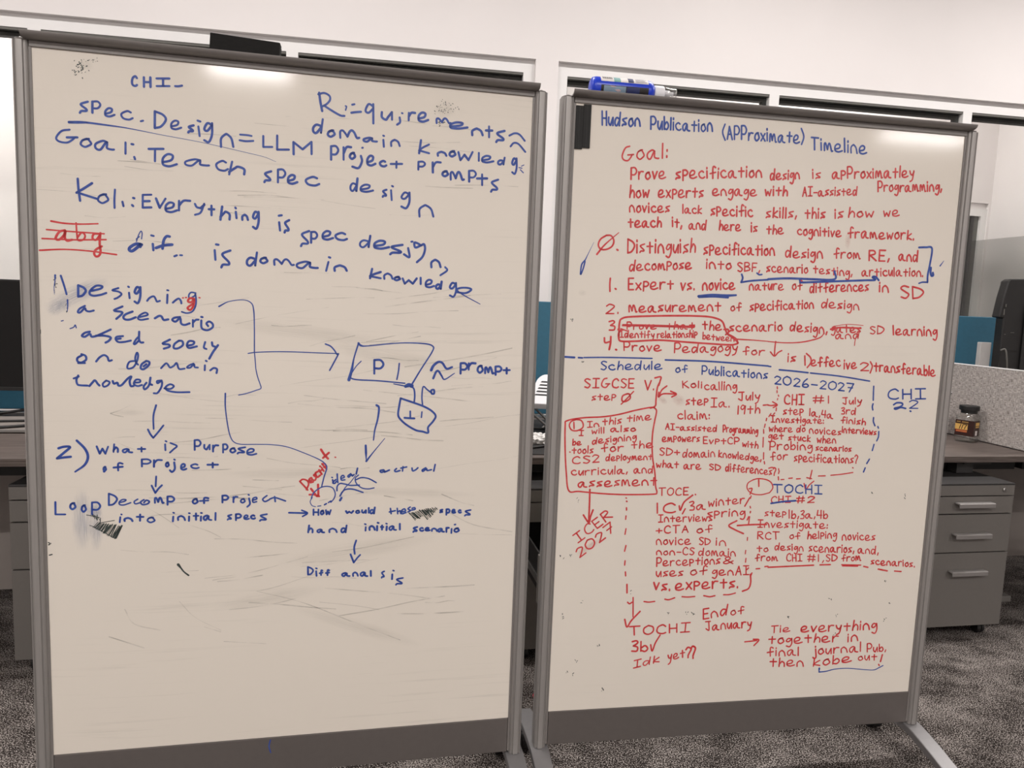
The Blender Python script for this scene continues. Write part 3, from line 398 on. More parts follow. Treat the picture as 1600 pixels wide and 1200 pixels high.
0|ink_specks|dark|S 15 179,80 175,79;S 17 212,55 210,57;S 13 191,35 189,32;S 11 214,33 216,32;S 12 162,40 163,38;S 11 180,63 178,66;S 9 202,83 206,80;S 18 193,68 194,71;S 12 175,64 175,67;S 17 190,73 187,78;S 15 177,85 180,82;S 16 190,53 187,55;S 9 188,73 187,72;S 12 207,58 210,55;S 18 192,105 193,109;S 16 217,73 219,75;S 10 193,69 193,69;S 16 169,60 171,62;S 11 193,64 191,65;S 12 191,85 190,87;S 12 194,57 198,55;S 17 195,63 196,67;S 12 179,63 180,62;S 13 194,75 193,74;S 16 187,66 188,65;S 14 194,71 197,71;S 11 169,82 170,83;S 10 160,76 160,78;S 11 166,86 164,86;S 11 162,96 161,97;S 18 155,79 153,78;S 13 160,82 163,79;S 17 163,85 164,89;S 15 169,95 165,98;S 18 166,82 168,82;S 7 213,31 213,34;S 8 234,35 235,39;S 9 240,27 236,27;S 7 251,21 251,17;S 8 190,39 192,42;S 13 233,27 236,31;S 8 230,31 230,30;S 11 251,32 253,32;S 7 200,31 199,29;S 9 254,33 253,31;S 11 220,30 216,34;S 10 246,35 246,34;S 10 207,39 207,37;S 10 220,29 221,30;S 9 1714,85 1717,87;S 12 1733,53 1732,52;S 10 1735,106 1733,106;S 14 1738,108 1736,112;S 16 1751,78 1748,74;S 7 1752,92 1754,87;S 9 1725,77 1723,81;S 12 1728,102 1731,99;S 8 1785,105 1781,101;S 15 1773,90 1774,93;S 14 1731,107 1726,106;S 12 1746,71 1749,70;S 8 1741,77 1740,74;S 8 1767,93 1766,95;S 10 1746,59 1748,62;S 8 1697,119 1701,122;S 15 1795,84 1795,86;S 14 1770,75 1774,74;S 16 1741,97 1742,98;S 12 1746,103 1750,101;S 16 1719,103 1716,106;S 15 1786,91 1786,93;S 11 1742,102 1740,104;S 17 1708,87 1710,89;S 15 1806,80 1804,80;S 17 1745,64 1748,65;S 9 1744,116 1745,113;S 16 1812,91 1810,87;S 8 1763,65 1766,68;S 7 1725,88 1721,89;S 9 1737,70 1739,66;S 7 1732,87 1729,90;S 12 1746,95 1744,96;S 17 1707,84 1705,86;S 8 1760,100 1763,98;S 11 1730,62 1727,60;S 8 1718,96 1721,97;S 15 1780,66 1783,68;S 17 1700,110 1696,107;S 16 1760,107 1760,110;S 14 1719,167 1720,165;S 19 1738,159 1741,157;S 13 1744,153 1747,156;S 16 1743,156 1743,157;S 23 1722,158 1722,154;S 17 1726,163 1723,163;S 21 1724,172 1721,175;S 23 1720,158 1716,158;S 17 181,51 184,50;S 22 183,49 187,46;S 13 184,47 183,49;S 14 178,55 175,54;S 17 174,53 173,56;S 20 181,44 181,42;S 20 190,58 193,61;S 22 178,53 174,53;S 21 8,2147 5,2147;S 15 11,2155 10,2156;S 19 9,2152 11,2150;S 22 10,2156 6,2158;S 16 14,2154 16,2150;S 26 8,2206 19,2203;S 18 62,989 64,985;S 14 68,1000 67,999;S 13 61,1013 58,1012;S 17 69,984 72,984;S 10 60,1022 62,1019;S 18 62,967 58,968;S 17 64,982 62,983;S 13 64,987 64,992;S 10 64,985 64,987;S 19 66,957 68,960;S 17 63,974 65,977;S 13 64,992 62,992;S 14 67,1000 65,997;S 19 63,983 61,986;S 15 109,1103 109,1102;S 16 108,1089 109,1087;S 14 106,1102 106,1102;S 15 104,1074 103,1076;S 11 106,1069 106,1071;S 14 106,1104 105,1106;S 14 106,1101 107,1106;S 12 110,1089 112,1089;S 28 -1,1187 -1,1202
0|wipe_marks|wipe|S 19 668,2342 870,2323 1136,2253;S 25 725,2361 811,2356 928,2338;S 17 903,2417 1002,2396 1197,2336 1473,2274;S 14,19,31,22 903,2417 1122,2487 1400,2618 1592,2705;S 16 554,2451 624,2534 738,2604;S 27 317,2478 357,2551 468,2588;S 22 666,2584 738,2612;S 22 752,2661 943,2684;S 27 247,2607 397,2671;S 22 884,1869 1000,1874;S 19 841,1899 1015,1918;S 21 616,1820 742,1818 870,1810;S 19 942,1932 1133,1954;S 26 1498,1957 1639,1984;S 23 1816,2045 1949,2115 2150,2157;S 21 274,1555 314,1540 361,1514;S 21 274,1555 293,1563 327,1570;S 16 278,1669 325,1663 372,1662;S 16 278,1672 318,1698 371,1721;S 20 1782,1954 1880,1997 1946,2015;S 16 353,1952 475,2030 557,2094;S 16 599,2080 684,2113 740,2145;S 22 812,2250 972,2240 1046,2234;S 19 755,1944 870,1965;S 16 472,2307 555,2304 640,2303;S 26 1087,1504 1244,1518 1403,1523 1543,1542;S 14 581,1077 680,1051 781,1032 868,1013;S 13 1713,979 1828,967 1945,956 2047,948;S 20 1120,1625 1220,1631 1322,1626 1411,1629;S 26 507,1760 583,1759 660,1764 727,1755;S 11 1793,1610 1929,1590 2067,1561 2188,1546;S 28 431,1948 582,1953 736,1949 871,1959;S 13 676,1574 808,1577 942,1588 1059,1592;S 10 486,1100 541,1109 595,1106 643,1116;S 28 782,1944 883,1933 986,1912 1074,1901;S 23 1349,947 1391,951 1434,949 1470,956;S 21 1236,947 1349,945 1464,956 1563,963;S 21 1113,2282 1222,2281 1332,2279 1429,2279;S 31 1554,1460 1697,1442 1844,1420 1971,1409;S 19 1430,1277 1506,1277 1583,1286 1649,1286;S 21 1498,999 1606,977 1716,958 1811,932;S 15 1523,1117 1603,1123 1683,1121 1753,1124;S 20 1715,2513 1773,2518 1832,2510 1883,2515;S 19 363,1591 478,1589 594,1595 695,1598;S 19 514,1691 645,1677 777,1649 892,1633;S 23 704,2353 747,2347 791,2343 828,2334;S 16 1256,1510 1378,1513 1502,1517 1609,1507;S 25 968,1137 1030,1140 1093,1134 1146,1131;S 15 1376,1207 1517,1194 1659,1193 1784,1187;S 12 807,1136 950,1099 1096,1068 1223,1044;S 15 1400,1201 1486,1180 1572,1160 1646,1147;S 28 311,1353 424,1347 540,1330 640,1317;S 26 1762,1584 1855,1575 1949,1569 2030,1562;S 16 1385,1069 1541,1063 1699,1046 1837,1038;S 17 1140,1229 1211,1205 1283,1190 1346,1173;S 10 1252,2085 1321,2091 1390,2107 1449,2103;S 26 1417,1217 1499,1206 1584,1185 1656,1168;S 14 946,1765 1063,1789 1183,1801 1287,1813;S 15 1022,890 1091,889 1160,886 1220,885;S 21 418,2037 486,2028 555,2029 615,2031;S 28 1251,1634 1381,1634 1513,1641 1628,1653;S 18 1264,1621 1402,1604 1542,1586 1662,1558;S 10 365,1448 509,1466 655,1488 782,1499;S 27 867,2472 1007,2488 1149,2510 1273,2525;S 24 1221,2416 1397,2439 1577,2463 1735,2493;S 19 1255,2233 1391,2219 1528,2193 1648,2169;S 17 1038,2348 1152,2360 1268,2360 1368,2372;S 32 1577,2565 1699,2572 1824,2573 1931,2571;S 26 1486,1032 1626,1007 1769,984 1893,962;S 11 1737,1827 1921,1797 2109,1773 2273,1733;S 14 1095,2301 1179,2300 1264,2292 1336,2281;S 14 1078,1720 1214,1698 1350,1680 1469,1658;S 20 1114,1463 1247,1479 1381,1490 1498,1499;S 16 305,2193 406,2204 509,2208 597,2224;S 15 291,1908 425,1912 561,1926 679,1928;S 30 1480,1656 1584,1666 1690,1679 1781,1682;S 24 713,2151 841,2157 972,2175 1085,2184;S 13 1003,1421 1155,1392 1310,1368 1445,1335;S 18 1707,1344 1822,1323 1937,1287 2037,1262;S 29 1622,2435 1739,2435 1859,2435 1962,2432;S 25 761,1476 809,1463 857,1463 898,1465;S 16 1813,1364 1883,1371 1954,1365 2015,1369;S 18 1122,1010 1230,1002 1338,994 1433,991;S 27 532,1195 605,1180 679,1160 742,1153;S 10 1660,2150 1828,2156 2000,2167 2150,2174;S 26 1586,1318 1767,1287 1951,1252 2112,1214;S 22 1192,1975 1270,1960 1348,1947 1415,1938;S 22 1044,1502 1100,1491 1158,1489 1206,1478;S 20 776,2503 888,2496 1002,2480 1100,2457;S 19 475,1979 577,1972 681,1962 770,1958;S 22 1288,1820 1335,1814 1383,1820 1424,1815;S 29 1292,2561 1470,2538 1652,2505 1811,2484;S 21 1391,1434 1570,1451 1754,1467 1914,1485;S 12 1815,1408 1920,1398 2026,1394 2118,1378;S 15 1196,2486 1295,2501 1397,2519 1484,2539;S 9 1497,599 1591,598 1685,588;S 17 189,685 270,689 352,679;S 18 1662,456 1775,455 1889,450;S 17 325,441 410,440 495,443;S 18 1804,441 1956,431 2111,427;S 11 351,463 449,471 549,468;S 12 715,630 783,634 851,629;S 16 682,606 842,602 1005,602;S 16 97,511 175,516 254,513;S 12 298,788 423,778 549,786;S 11 164,827 284,828 406,828;S 10 1583,277 1732,275 1882,283;S 11 846,560 1021,551 1198,550;S 13 375,432 503,442 632,450;S 17 1690,176 1810,175 1932,184;S 17 739,542 862,534 986,535;S 18 550,309 680,298 812,297;S 11 1026,192 1183,183 1344,176;S 17 1533,260 1675,255 1819,241;S 19 949,483 1011,488 1073,480;S 13 1184,553 1307,566 1431,575;S 19 694,619 768,632 844,641;S 12 893,233 1049,235 1208,241;S 17 820,555 965,546 1111,554;S 11 -33,585 132,587 299,603;S 20 1464,162 1561,165 1659,170
1|handwritten_line|blue|W Hudson 44 138,93 334,88 -3,-64;W Publication 45 391,96 719,84 -4,-62;W (APProximate) 45 777,114 1228,104 -5,-63;W Timeline 46 1274,133 1592,134 -6,-65
1|handwritten_line|red|W Goal: 44 250,262 488,227 -4,-72
1|handwritten_line|red|W Prove 45 302,350 484,332 -3,-60;W sPecification 45 539,331 1006,291 -4,-60;W design 45 1057,301 1219,287 -4,-52;W is 42 1295,279 1339,276 -4,-49;W aPProximatley 47 1408,272 1884,234 -5,-56
1|handwritten_line|red|W how 45 301,438 402,432 -3,-60;W exPerts 45 453,429 693,411 -4,-57;W engage 44 745,402 985,387 -4,-51;W with 45 1035,384 1157,376 -4,-52;W AI-assisted 40 1245,374 1557,348 -4,-46;W Programming, 46 1679,321 2058,297 -5,-53
1|handwritten_line|red|W novices 44 305,511 516,499 -3,-51;W lack 39 588,498 689,496 -3,-45;W sPecific 46 742,499 972,496 -4,-55;W skills, 45 1048,495 1218,488 -4,-52;W this 45 1269,485 1383,482 -5,-53;W is 46 1442,476 1487,473 -5,-53;W how 43 1520,468 1666,456 -5,-50;W we 40 1727,449 1818,444 -5,-47
1|handwritten_line|red|W teach 44 302,585 476,575 -3,-51;W it, 44 537,569 586,573 -3,-51;W and 42 628,577 719,575 -3,-48;W here 42 793,574 910,571 -4,-49;W is 42 971,571 1004,573 -4,-49;W the 42 1058,577 1152,575 -4,-49;W cognitive 43 1233,574 1485,571 -4,-50;W framework. 46 1527,572 1920,565 -5,-54
1|handwritten_line|red|S 50 189,632 160,652 149,681 163,702 192,702 221,685 229,657 214,633 189,632;S 50,38,20 144,729 183,679 253,615;S 50 248,700 253,703;W Distinguish 45 306,713 668,695 -4,-70;W sPecification 46 717,699 1111,687 -4,-59;W design 46 1177,694 1388,690 -5,-53;W from 43 1455,687 1609,680 -5,-50;W RE, 47 1663,687 1782,685 -5,-54;W and 47 1843,679 1956,680 -6,-55
1|handwritten_line|red|W decomPose 44 322,803 653,778 -3,-52;W into 42 737,774 872,771 -4,-49;W SBF, 37 912,779 1034,777 -3,-43;W scenario 40 1074,775 1309,771 -4,-47;W testing, 37 1343,770 1569,777 -4,-44;W articulation. 41 1630,771 1997,758 -5,-48
1|handwritten_line|red|S 47 221,846 220,878 223,912;S 50 250,897 254,900;W ExPert 45 321,900 562,887 -3,-55;W vs. 46 604,889 678,886 -4,-59;W novice 46 723,884 901,873 -4,-56;W nature 40 984,873 1177,865 -4,-47;W of 40 1229,863 1284,861 -4,-47;W differences 46 1333,872 1676,851 -5,-54;W in 47 1742,852 1796,854 -6,-55;W SD 49 1877,882 2014,876 -7,-62
1|handwritten_line|red|W 2. 39 208,1025 276,1023 -2,-46;W measurement 44 331,1014 831,989 -3,-52;W of 35 888,987 946,985 -3,-40;W sPecification 43 996,983 1360,957 -4,-50;W design 40 1408,951 1629,954 -4,-48
1|handwritten_line|red|W 3. 39 230,1110 281,1108 -3,-46;W Prove 34 325,1103 481,1095 -2,-36;W that 34 540,1096 692,1088 -3,-40;W the 42 738,1090 842,1090 -4,-50;W scenario 43 889,1095 1188,1082 -4,-50;W design, 43 1236,1081 1451,1091 -4,-51;W gates 38 1477,1080 1652,1078 -4,-45;W SD 36 1711,1083 1792,1080 -4,-42;W learning 44 1851,1082 2120,1081 -6,-53
1|handwritten_line|red|W Identify 34 290,1144 473,1142 -2,-36;W relationshiP 34 491,1141 709,1131 -2,-37;W between 35 742,1140 918,1148 -2,-34
1|handwritten_line|red|W and 36 1507,1117 1644,1110 -4,-42
1|strikethrough|red|S 44 301,1080 436,1078 691,1076;S 36 299,1084 480,1082 689,1081;S 47 1470,1065 1526,1054 1650,1054;S 19 1487,1048 1572,1035 1663,1038;S 22 1621,1149 1623,1118 1633,1078
1|drawn_box|red|S 45 300,1104 282,1121 282,1146 295,1164 363,1163 502,1153 661,1159 876,1166 926,1162 940,1151 900,1123 876,1107 861,1077 845,1046 812,1030 740,1021 564,1024 356,1036 296,1047 282,1072 283,1137;S 52 876,1107 928,1133 939,1155;S 46 857,1086 879,1085 882,1102 868,1113;S 36 291,1100 326,1111;S 46,31,27 928,1135 1020,1137 1112,1141;S 28,31,37,34,28 1112,1142 1205,1146 1297,1141 1371,1126 1417,1109 1435,1085;S 43 1156,1141 1154,1179 1155,1215;S 43 1130,1197 1155,1219 1174,1200 1195,1188
1|handwritten_line|red|S 47 206,1150 211,1174 239,1168;S 50 240,1143 240,1176 235,1209;S 51 270,1208 274,1210;W Prove 39 315,1213 516,1210 -3,-46;W Pedagogy 39 590,1215 941,1202 -3,-47;W for 37 975,1218 1096,1215 -3,-44;W is 41 1236,1246 1280,1245 -4,-48;W effec 44 1376,1267 1548,1266 -5,-52;W ive 44 1572,1280 1645,1274 -5,-53;W 2 38 1673,1284 1720,1283 -5,-46;W transferable 47 1755,1286 2134,1306 -6,-56;S 47 1332,1213 1338,1263;S 47 1340,1200 1366,1221 1371,1247 1352,1276;S 47 1726,1235 1740,1260 1731,1297
1|divider_line|blue|S 50 -2,1253 53,1255;S 44 74,1255 95,1256;S 41 103,1254 231,1250 469,1249;S 45 542,1255 802,1257 1123,1273;S 40 1123,1274 1139,1276;S 47 1189,1292 1274,1297 1359,1304;S 44 1373,1305 1551,1319 1732,1342
1|drawn_bracket|blue|S 57 1955,604 1996,601 2035,605 2032,689 2025,750 2028,789;S 44 2028,789 1997,790 1976,797;S 57 2040,709 2041,736 2049,753 2059,749 2055,736;S 16,35 2115,669 2095,697
1|underline|blue|S 48 934,794 941,813 934,836;S 48 934,836 995,825 1085,816;S 46 1019,784 1033,792 1048,790;S 55 1085,813 1194,804 1342,802 1468,797 1464,754;S 52 1266,809 1270,824;S 55 1269,823 1455,809 1643,795 1710,790 1691,776 1710,773 1731,791
1|underline|blue|S 75,90,75,54 702,918 777,910 848,909 911,904;S 51 705,922 786,916 867,918
1|stray_mark|blue|S 38 83,762 67,785 64,834 76,804 84,768;S 29,15,7 83,764 101,723 125,670
1|handwritten_line|blue|W Schedule 36 197,1315 526,1304 -2,-43;W of 35 604,1319 668,1318 -3,-40;W Publications 40 751,1326 1125,1342 -3,-47
1|handwritten_line|blue|W 2026-2027 38 1171,1369 1642,1405 -4,-45
1|dashed_line|blue|S 45 1760,1370 1762,1406 1765,1448;S 45 1766,1468 1763,1484 1768,1502;S 45 1777,1545 1778,1567 1790,1591;S 45 1808,1595 1813,1604;S 45 1817,1623 1818,1652 1810,1676;S 45 1795,1696 1788,1731;S 45 1775,1780 1761,1805;S 45 1754,1830 1746,1853
1|handwritten_line|blue|W CHI 48 1857,1441 2088,1434 -6,-57;W 2 37 1994,1489 2046,1489 -5,-43;S 52 1999,1505 2004,1507;S 48 1893,1471 1912,1460 1942,1461 1948,1472 1929,1484 1900,1491 1911,1496 1939,1486 1970,1491
1|handwritten_line|red|W SIGCSE 39 116,1410 378,1405 -2,-46;W V. 39 438,1414 490,1413 -3,-47
1|handwritten_line|red|W steP 34 157,1476 284,1470 -2,-40;S 45 345,1437 321,1449 319,1474 338,1478 362,1461 358,1440 345,1437;S 36 315,1493 346,1461 379,1424
1|drawn_bracket|red|S 45 491,1351 523,1345 520,1369 515,1390;S 45 516,1378 507,1407 504,1467 502,1499 476,1511
1|drawn_arrow|red|S 39 559,1392 532,1415 519,1451;S 39 517,1426 517,1451 542,1434 613,1434;S 39 582,1419 615,1434 590,1450
1|drawn_box|red|S 39 498,1508 471,1508 393,1524 308,1546 222,1560 111,1567 30,1583 21,1608 26,1726 39,1861 57,1953 113,1957 235,1969 358,1975 518,1974 540,1964 531,1931 523,1861 506,1783 497,1706 497,1637 504,1577 511,1526 498,1509;S 42 77,1576 52,1587 43,1608 56,1631 84,1635 113,1620 116,1599 103,1580 77,1576;S 42 66,1591 69,1624
1|handwritten_line|red|W In 34 140,1617 202,1613 -2,-30;W this 35 222,1603 322,1595 -2,-37;W time 35 353,1584 483,1573 -2,-37
1|handwritten_line|red|W I 34 98,1661 119,1661 -1,-27;W will 34 166,1650 232,1646 -2,-30;W also 35 269,1639 402,1635 -2,-30
1|handwritten_line|red|W be 34 66,1712 111,1708 -1,-30;W designing 35 172,1705 408,1679 -2,-34
1|handwritten_line|red|W tools 34 65,1756 178,1752 -2,-37;W for 35 223,1745 341,1741 -2,-41;W the 35 386,1727 502,1720 -2,-38;S 30 51,1747 55,1748
1|handwritten_line|red|W CS2 34 71,1810 212,1800 -2,-37;W dePloyment 35 250,1793 503,1785 -2,-34
1|handwritten_line|red|W curricula, 35 67,1871 369,1861 -2,-41;W and 35 408,1861 511,1858 -2,-41
1|handwritten_line|red|W assesment 39 108,1933 536,1924 -2,-48
1|drawn_arrow|red|S 48 170,1947 172,2033 173,2124;S 52 142,2084 157,2106 175,2126 181,2094 193,2057
1|handwritten_line|red|W ICER 40 120,2233 302,2097 -31,-40
1|handwritten_line|red|W 2027 40 134,2314 323,2167 -32,-39
1|dashed_line|red|S 40 370,1993 373,1995;S 40 374,2011 377,2013;S 40 376,2047 377,2059;S 40 376,2091 375,2110;S 40 380,2161 376,2192;S 40 385,2254 379,2285;S 40 385,2338 384,2362;S 40 390,2400 393,2422;S 43 403,2470 406,2517;S 40 412,2570 424,2579 437,2571;S 41 505,2569 533,2573 566,2570;S 41 623,2559 646,2563 679,2553;S 41 721,2548 756,2551 795,2549;S 41 847,2546 882,2553 912,2548;S 41 963,2544 998,2544 1032,2536;S 45 1113,2431 1118,2477 1108,2512 1073,2527
1|drawn_arrow|red|S 37 442,2544 448,2653;S 44 402,2666 417,2710 439,2675 486,2624
1|handwritten_line|red|W TOCE 35 554,1983 717,1977 -3,-42;S 37 742,1979 745,1981;S 37 758,1976 760,1978
1|handwritten_line|red|W 1C 43 550,2078 651,2076 -3,-53;W 3a 38 733,2062 821,2059 -3,-46;W winter 38 839,2045 1045,2026 -3,-46;S 50 671,2039 679,2063 697,2019 740,1983;S 40 706,2055 692,2083;S 41 1074,1997 1049,2044
1|handwritten_line|red|W sPring 38 836,2106 1054,2097 -3,-46;S 41 1077,2103 1069,2121
1|handwritten_line|red|W Interviews 36 560,2128 866,2124 -3,-42
1|handwritten_line|red|W +CTA 36 550,2191 731,2187 -2,-39;W of 36 783,2191 871,2189 -3,-39
1|handwritten_line|red|W novice 38 557,2251 750,2255 -3,-46;W SD 36 802,2256 865,2257 -3,-39;W in 36 899,2261 955,2265 -3,-43
1|handwritten_line|red|W non-CS 36 561,2308 773,2313 -2,-39;W domain 36 803,2317 1016,2325 -3,-43
1|handwritten_line|red|W PercePtions 38 565,2373 929,2366 -3,-47;W & 36 948,2367 1004,2368 -3,-36
1|handwritten_line|red|W uses 38 568,2430 718,2430 -3,-47;W of 38 762,2428 855,2426 -3,-47;W genAI, 38 889,2431 1122,2433 -3,-47
1|handwritten_line|red|W vs. 48 558,2502 650,2512 -4,-65;W exPerts. 48 683,2509 1045,2504 -4,-62
1|handwritten_line|red|W TOCHI 41 436,2758 777,2750 -3,-51
1|handwritten_line|red|W 3b 47 452,2846 543,2854 -3,-59;S 47 558,2816 569,2853 584,2808 609,2763
1|handwritten_line|red|W Idk 36 468,2946 613,2916 -2,-41;W yet 41 665,2911 760,2893 -3,-52;W ? 49 768,2901 798,2898 -4,-63;W ? 49 799,2906 825,2903 -5,-71
1|handwritten_line|red|W End 44 854,2679 992,2661 -4,-55;W of 37 1015,2662 1091,2657 -3,-44
1|handwritten_line|red|W January 42 874,2746 1143,2737 -4,-52
1|drawn_arrow|red|S 45 1110,2822 1144,2820 1182,2817;S 45 1160,2809 1194,2814 1167,2846
1|handwritten_line|red|W Tie 37 1266,2776 1378,2772 -3,-41;W everything 46 1450,2779 1923,2778 -5,-57
1|handwritten_line|red|W together 42 1255,2839 1683,2845 -4,-53;W in 43 1747,2848 1808,2843 -5,-54
1|handwritten_line|red|W final 42 1253,2911 1446,2916 -4,-53;W journal 43 1533,2916 1835,2909 -5,-54;W Pub, 38 1876,2915 1995,2916 -5,-47
1|handwritten_line|red|W then 43 1274,2973 1480,2982 -4,-53;W kobe 43 1543,2985 1779,2969 -5,-54;W out 38 1824,2963 1942,2965 -4,-43;S 47 1975,2935 1967,2977;S 44 1956,2993 1962,3001
1|underline|blue|S 56,40,23,23,26 1581,3000 1581,3022;S 40,26,26,33 1581,3022 1623,3020 1682,3009 1763,3008 1866,3021 1928,3026 1958,3015 1985,3002
1|handwritten_line|red|W Koli 35 649,1400 756,1398 -3,-37;W calling 37 771,1408 953,1404 -3,-44
1|handwritten_line|red|W steP 37 673,1491 795,1486 -3,-44;W Ia. 37 814,1500 919,1498 -3,-45;W July 37 968,1463 1089,1457 -3,-45
1|handwritten_line|red|W 19th 37 970,1535 1095,1530 -3,-45
1|drawn_arrow|red|S 37 1112,1486 1140,1483;S 37 1140,1485 1159,1487 1186,1483;S 40 1165,1466 1194,1483 1171,1498
1|handwritten_line|red|W claim: 37 631,1567 811,1565 -3,-45
1|handwritten_line|red|W AI-assisted 35 567,1623 856,1634 -2,-34;W Programming 36 893,1634 1093,1642 -3,-38
1|handwritten_line|red|W emPowers 35 554,1688 762,1687 -2,-38;W EvPtCP 35 785,1697 990,1699 -2,-35;W with 36 1010,1713 1100,1723 -3,-35
1|handwritten_line|red|W SD+ 35 544,1761 655,1764 -2,-38;W domain 35 674,1774 855,1770 -3,-42;W knowledge, 36 877,1770 1124,1794 -3,-39
1|handwritten_line|red|W what 35 530,1827 652,1830 -2,-38;W are 35 685,1837 780,1837 -3,-42;W SD 36 831,1840 894,1844 -2,-32;W differences? 36 924,1847 1217,1872 -3,-42
1|dashed_line|red|S 34 1138,1557 1136,1570;S 34 1132,1589 1129,1607;S 34 1125,1618 1128,1639;S 34 1127,1662 1129,1715;S 34 1136,1746 1138,1782;S 35 1143,1795 1146,1808;S 35 1080,2045 1083,2054;S 35 1085,2073 1084,2081;S 35 1082,2103 1079,2146;S 35 1079,2220 1079,2237;S 35 1074,2293 1073,2313;S 35 1079,2339 1078,2361;S 35 1099,2394 1090,2403;S 35 1079,2000 1082,1986;S 34 1185,1384 1187,1395;S 34 1186,1405 1187,1416;S 34 1195,1429 1198,1436;S 34 1193,1448 1192,1455;S 34 1190,1499 1189,1515;S 34 1183,1527 1176,1534;S 34 1161,1530 1150,1548;S 35 1173,1832 1192,1828 1214,1833;S 35 1231,1835 1233,1844;S 35 1236,1848 1233,1862;S 35 1233,1880 1236,1897;S 35 1250,1896 1268,1895;S 35 1296,1889 1317,1887;S 35 1342,1892 1365,1891;S 35 1431,1844 1427,1871 1423,1893;S 35 1403,1885 1433,1891;S 35 1473,1876 1514,1875;S 35 1547,1872 1613,1866 1681,1856;S 32 1676,1828 1680,1831
1|handwritten_line|red|W CHI 44 1237,1479 1350,1478 -4,-52;W #1 36 1406,1470 1502,1468 -4,-42;W July 36 1583,1474 1695,1469 -3,-35
1|handwritten_line|red|W steP 36 1234,1535 1351,1534 -4,-42;W 1a,4a 36 1390,1540 1529,1553 -3,-39;W 3rd 37 1580,1527 1666,1530 -3,-36
1|handwritten_line|red|W Investigate: 36 1166,1578 1478,1582 -3,-35;W finish 37 1581,1577 1730,1586 -3,-36
1|handwritten_line|red|W where 36 1159,1628 1295,1630 -3,-35;W do 36 1322,1630 1371,1629 -3,-35;W novices 36 1398,1636 1588,1645 -4,-39;W interviews 37 1594,1631 1803,1643 -3,-36
1|handwritten_line|red|W get 36 1159,1670 1245,1669 -3,-39;W stuck 36 1276,1676 1406,1682 -3,-35;W when 36 1449,1689 1561,1692 -4,-39
1|handwritten_line|red|W Probing 38 1171,1730 1422,1729 -4,-46;W scenarios 37 1445,1732 1659,1738 -3,-32
1|handwritten_line|red|W for 36 1180,1787 1278,1783 -4,-43;W sPecifications? 38 1321,1794 1705,1804 -4,-46
1|check_mark|red|S 35 1390,1918 1404,1952 1422,1927 1448,1905
1|drawn_circle|red|S 31 1089,1895 1058,1915 1056,1946 1086,1973 1138,1980 1189,1969;S 32 1189,1969 1206,1942 1194,1913 1164,1896 1117,1890 1085,1897;S 47 1119,1897 1123,1933;S 38 1067,1946 1084,1946 1075,1977
1|handwritten_line|blue|W TOCHI 38 1214,1969 1503,1978 -4,-47
1|handwritten_line|red|W CHI 36 1204,2027 1318,2024 -3,-36;W #2 37 1356,2028 1460,2025 -3,-36
1|strikethrough|blue|S 54 1202,2029 1279,2019 1348,2015
1|handwritten_line|red|W steP 36 1172,2099 1298,2107 -3,-40;W 1b,3a,4b 37 1318,2115 1551,2117 -4,-44
1|handwritten_line|red|W Investigate: 36 1135,2163 1556,2176 -3,-43
1|drawn_arrow|red|S 44 1185,2148 1100,2148 1014,2152;S 44 1009,2125 964,2151 1003,2176 1053,2198
1|handwritten_line|red|W RCT 37 1140,2229 1270,2234 -3,-40;W of 37 1332,2232 1394,2233 -3,-37;W helPing 37 1440,2233 1616,2233 -4,-44;W novices 39 1653,2244 1857,2248 -5,-48
1|handwritten_line|red|W to 37 1142,2302 1207,2303 -3,-37;W design 37 1249,2293 1419,2303 -3,-40;W scenarios, 39 1455,2307 1732,2320 -4,-48;W and, 38 1760,2321 1886,2331 -4,-45
1|handwritten_line|red|W from 37 1135,2356 1269,2355 -3,-40;W CHI 37 1324,2360 1417,2362 -3,-41;W #1, 37 1452,2363 1550,2369 -4,-41;W SD 37 1566,2365 1633,2367 -3,-37;W from 37 1661,2367 1780,2366 -4,-41;W scenarios. 38 1847,2390 2127,2412 -4,-42
1|underline|red|S 42 1215,2393 1311,2391 1490,2387;S 42 1529,2386 1593,2386;S 42 1663,2388 1783,2393;S 42 1669,2395 1764,2399;S 43 1802,2401 1829,2407;S 43 1895,2419 1954,2431;S 43 2000,2433 2043,2437;S 38 1144,2400 1166,2399;S 38 1195,2389 1214,2387
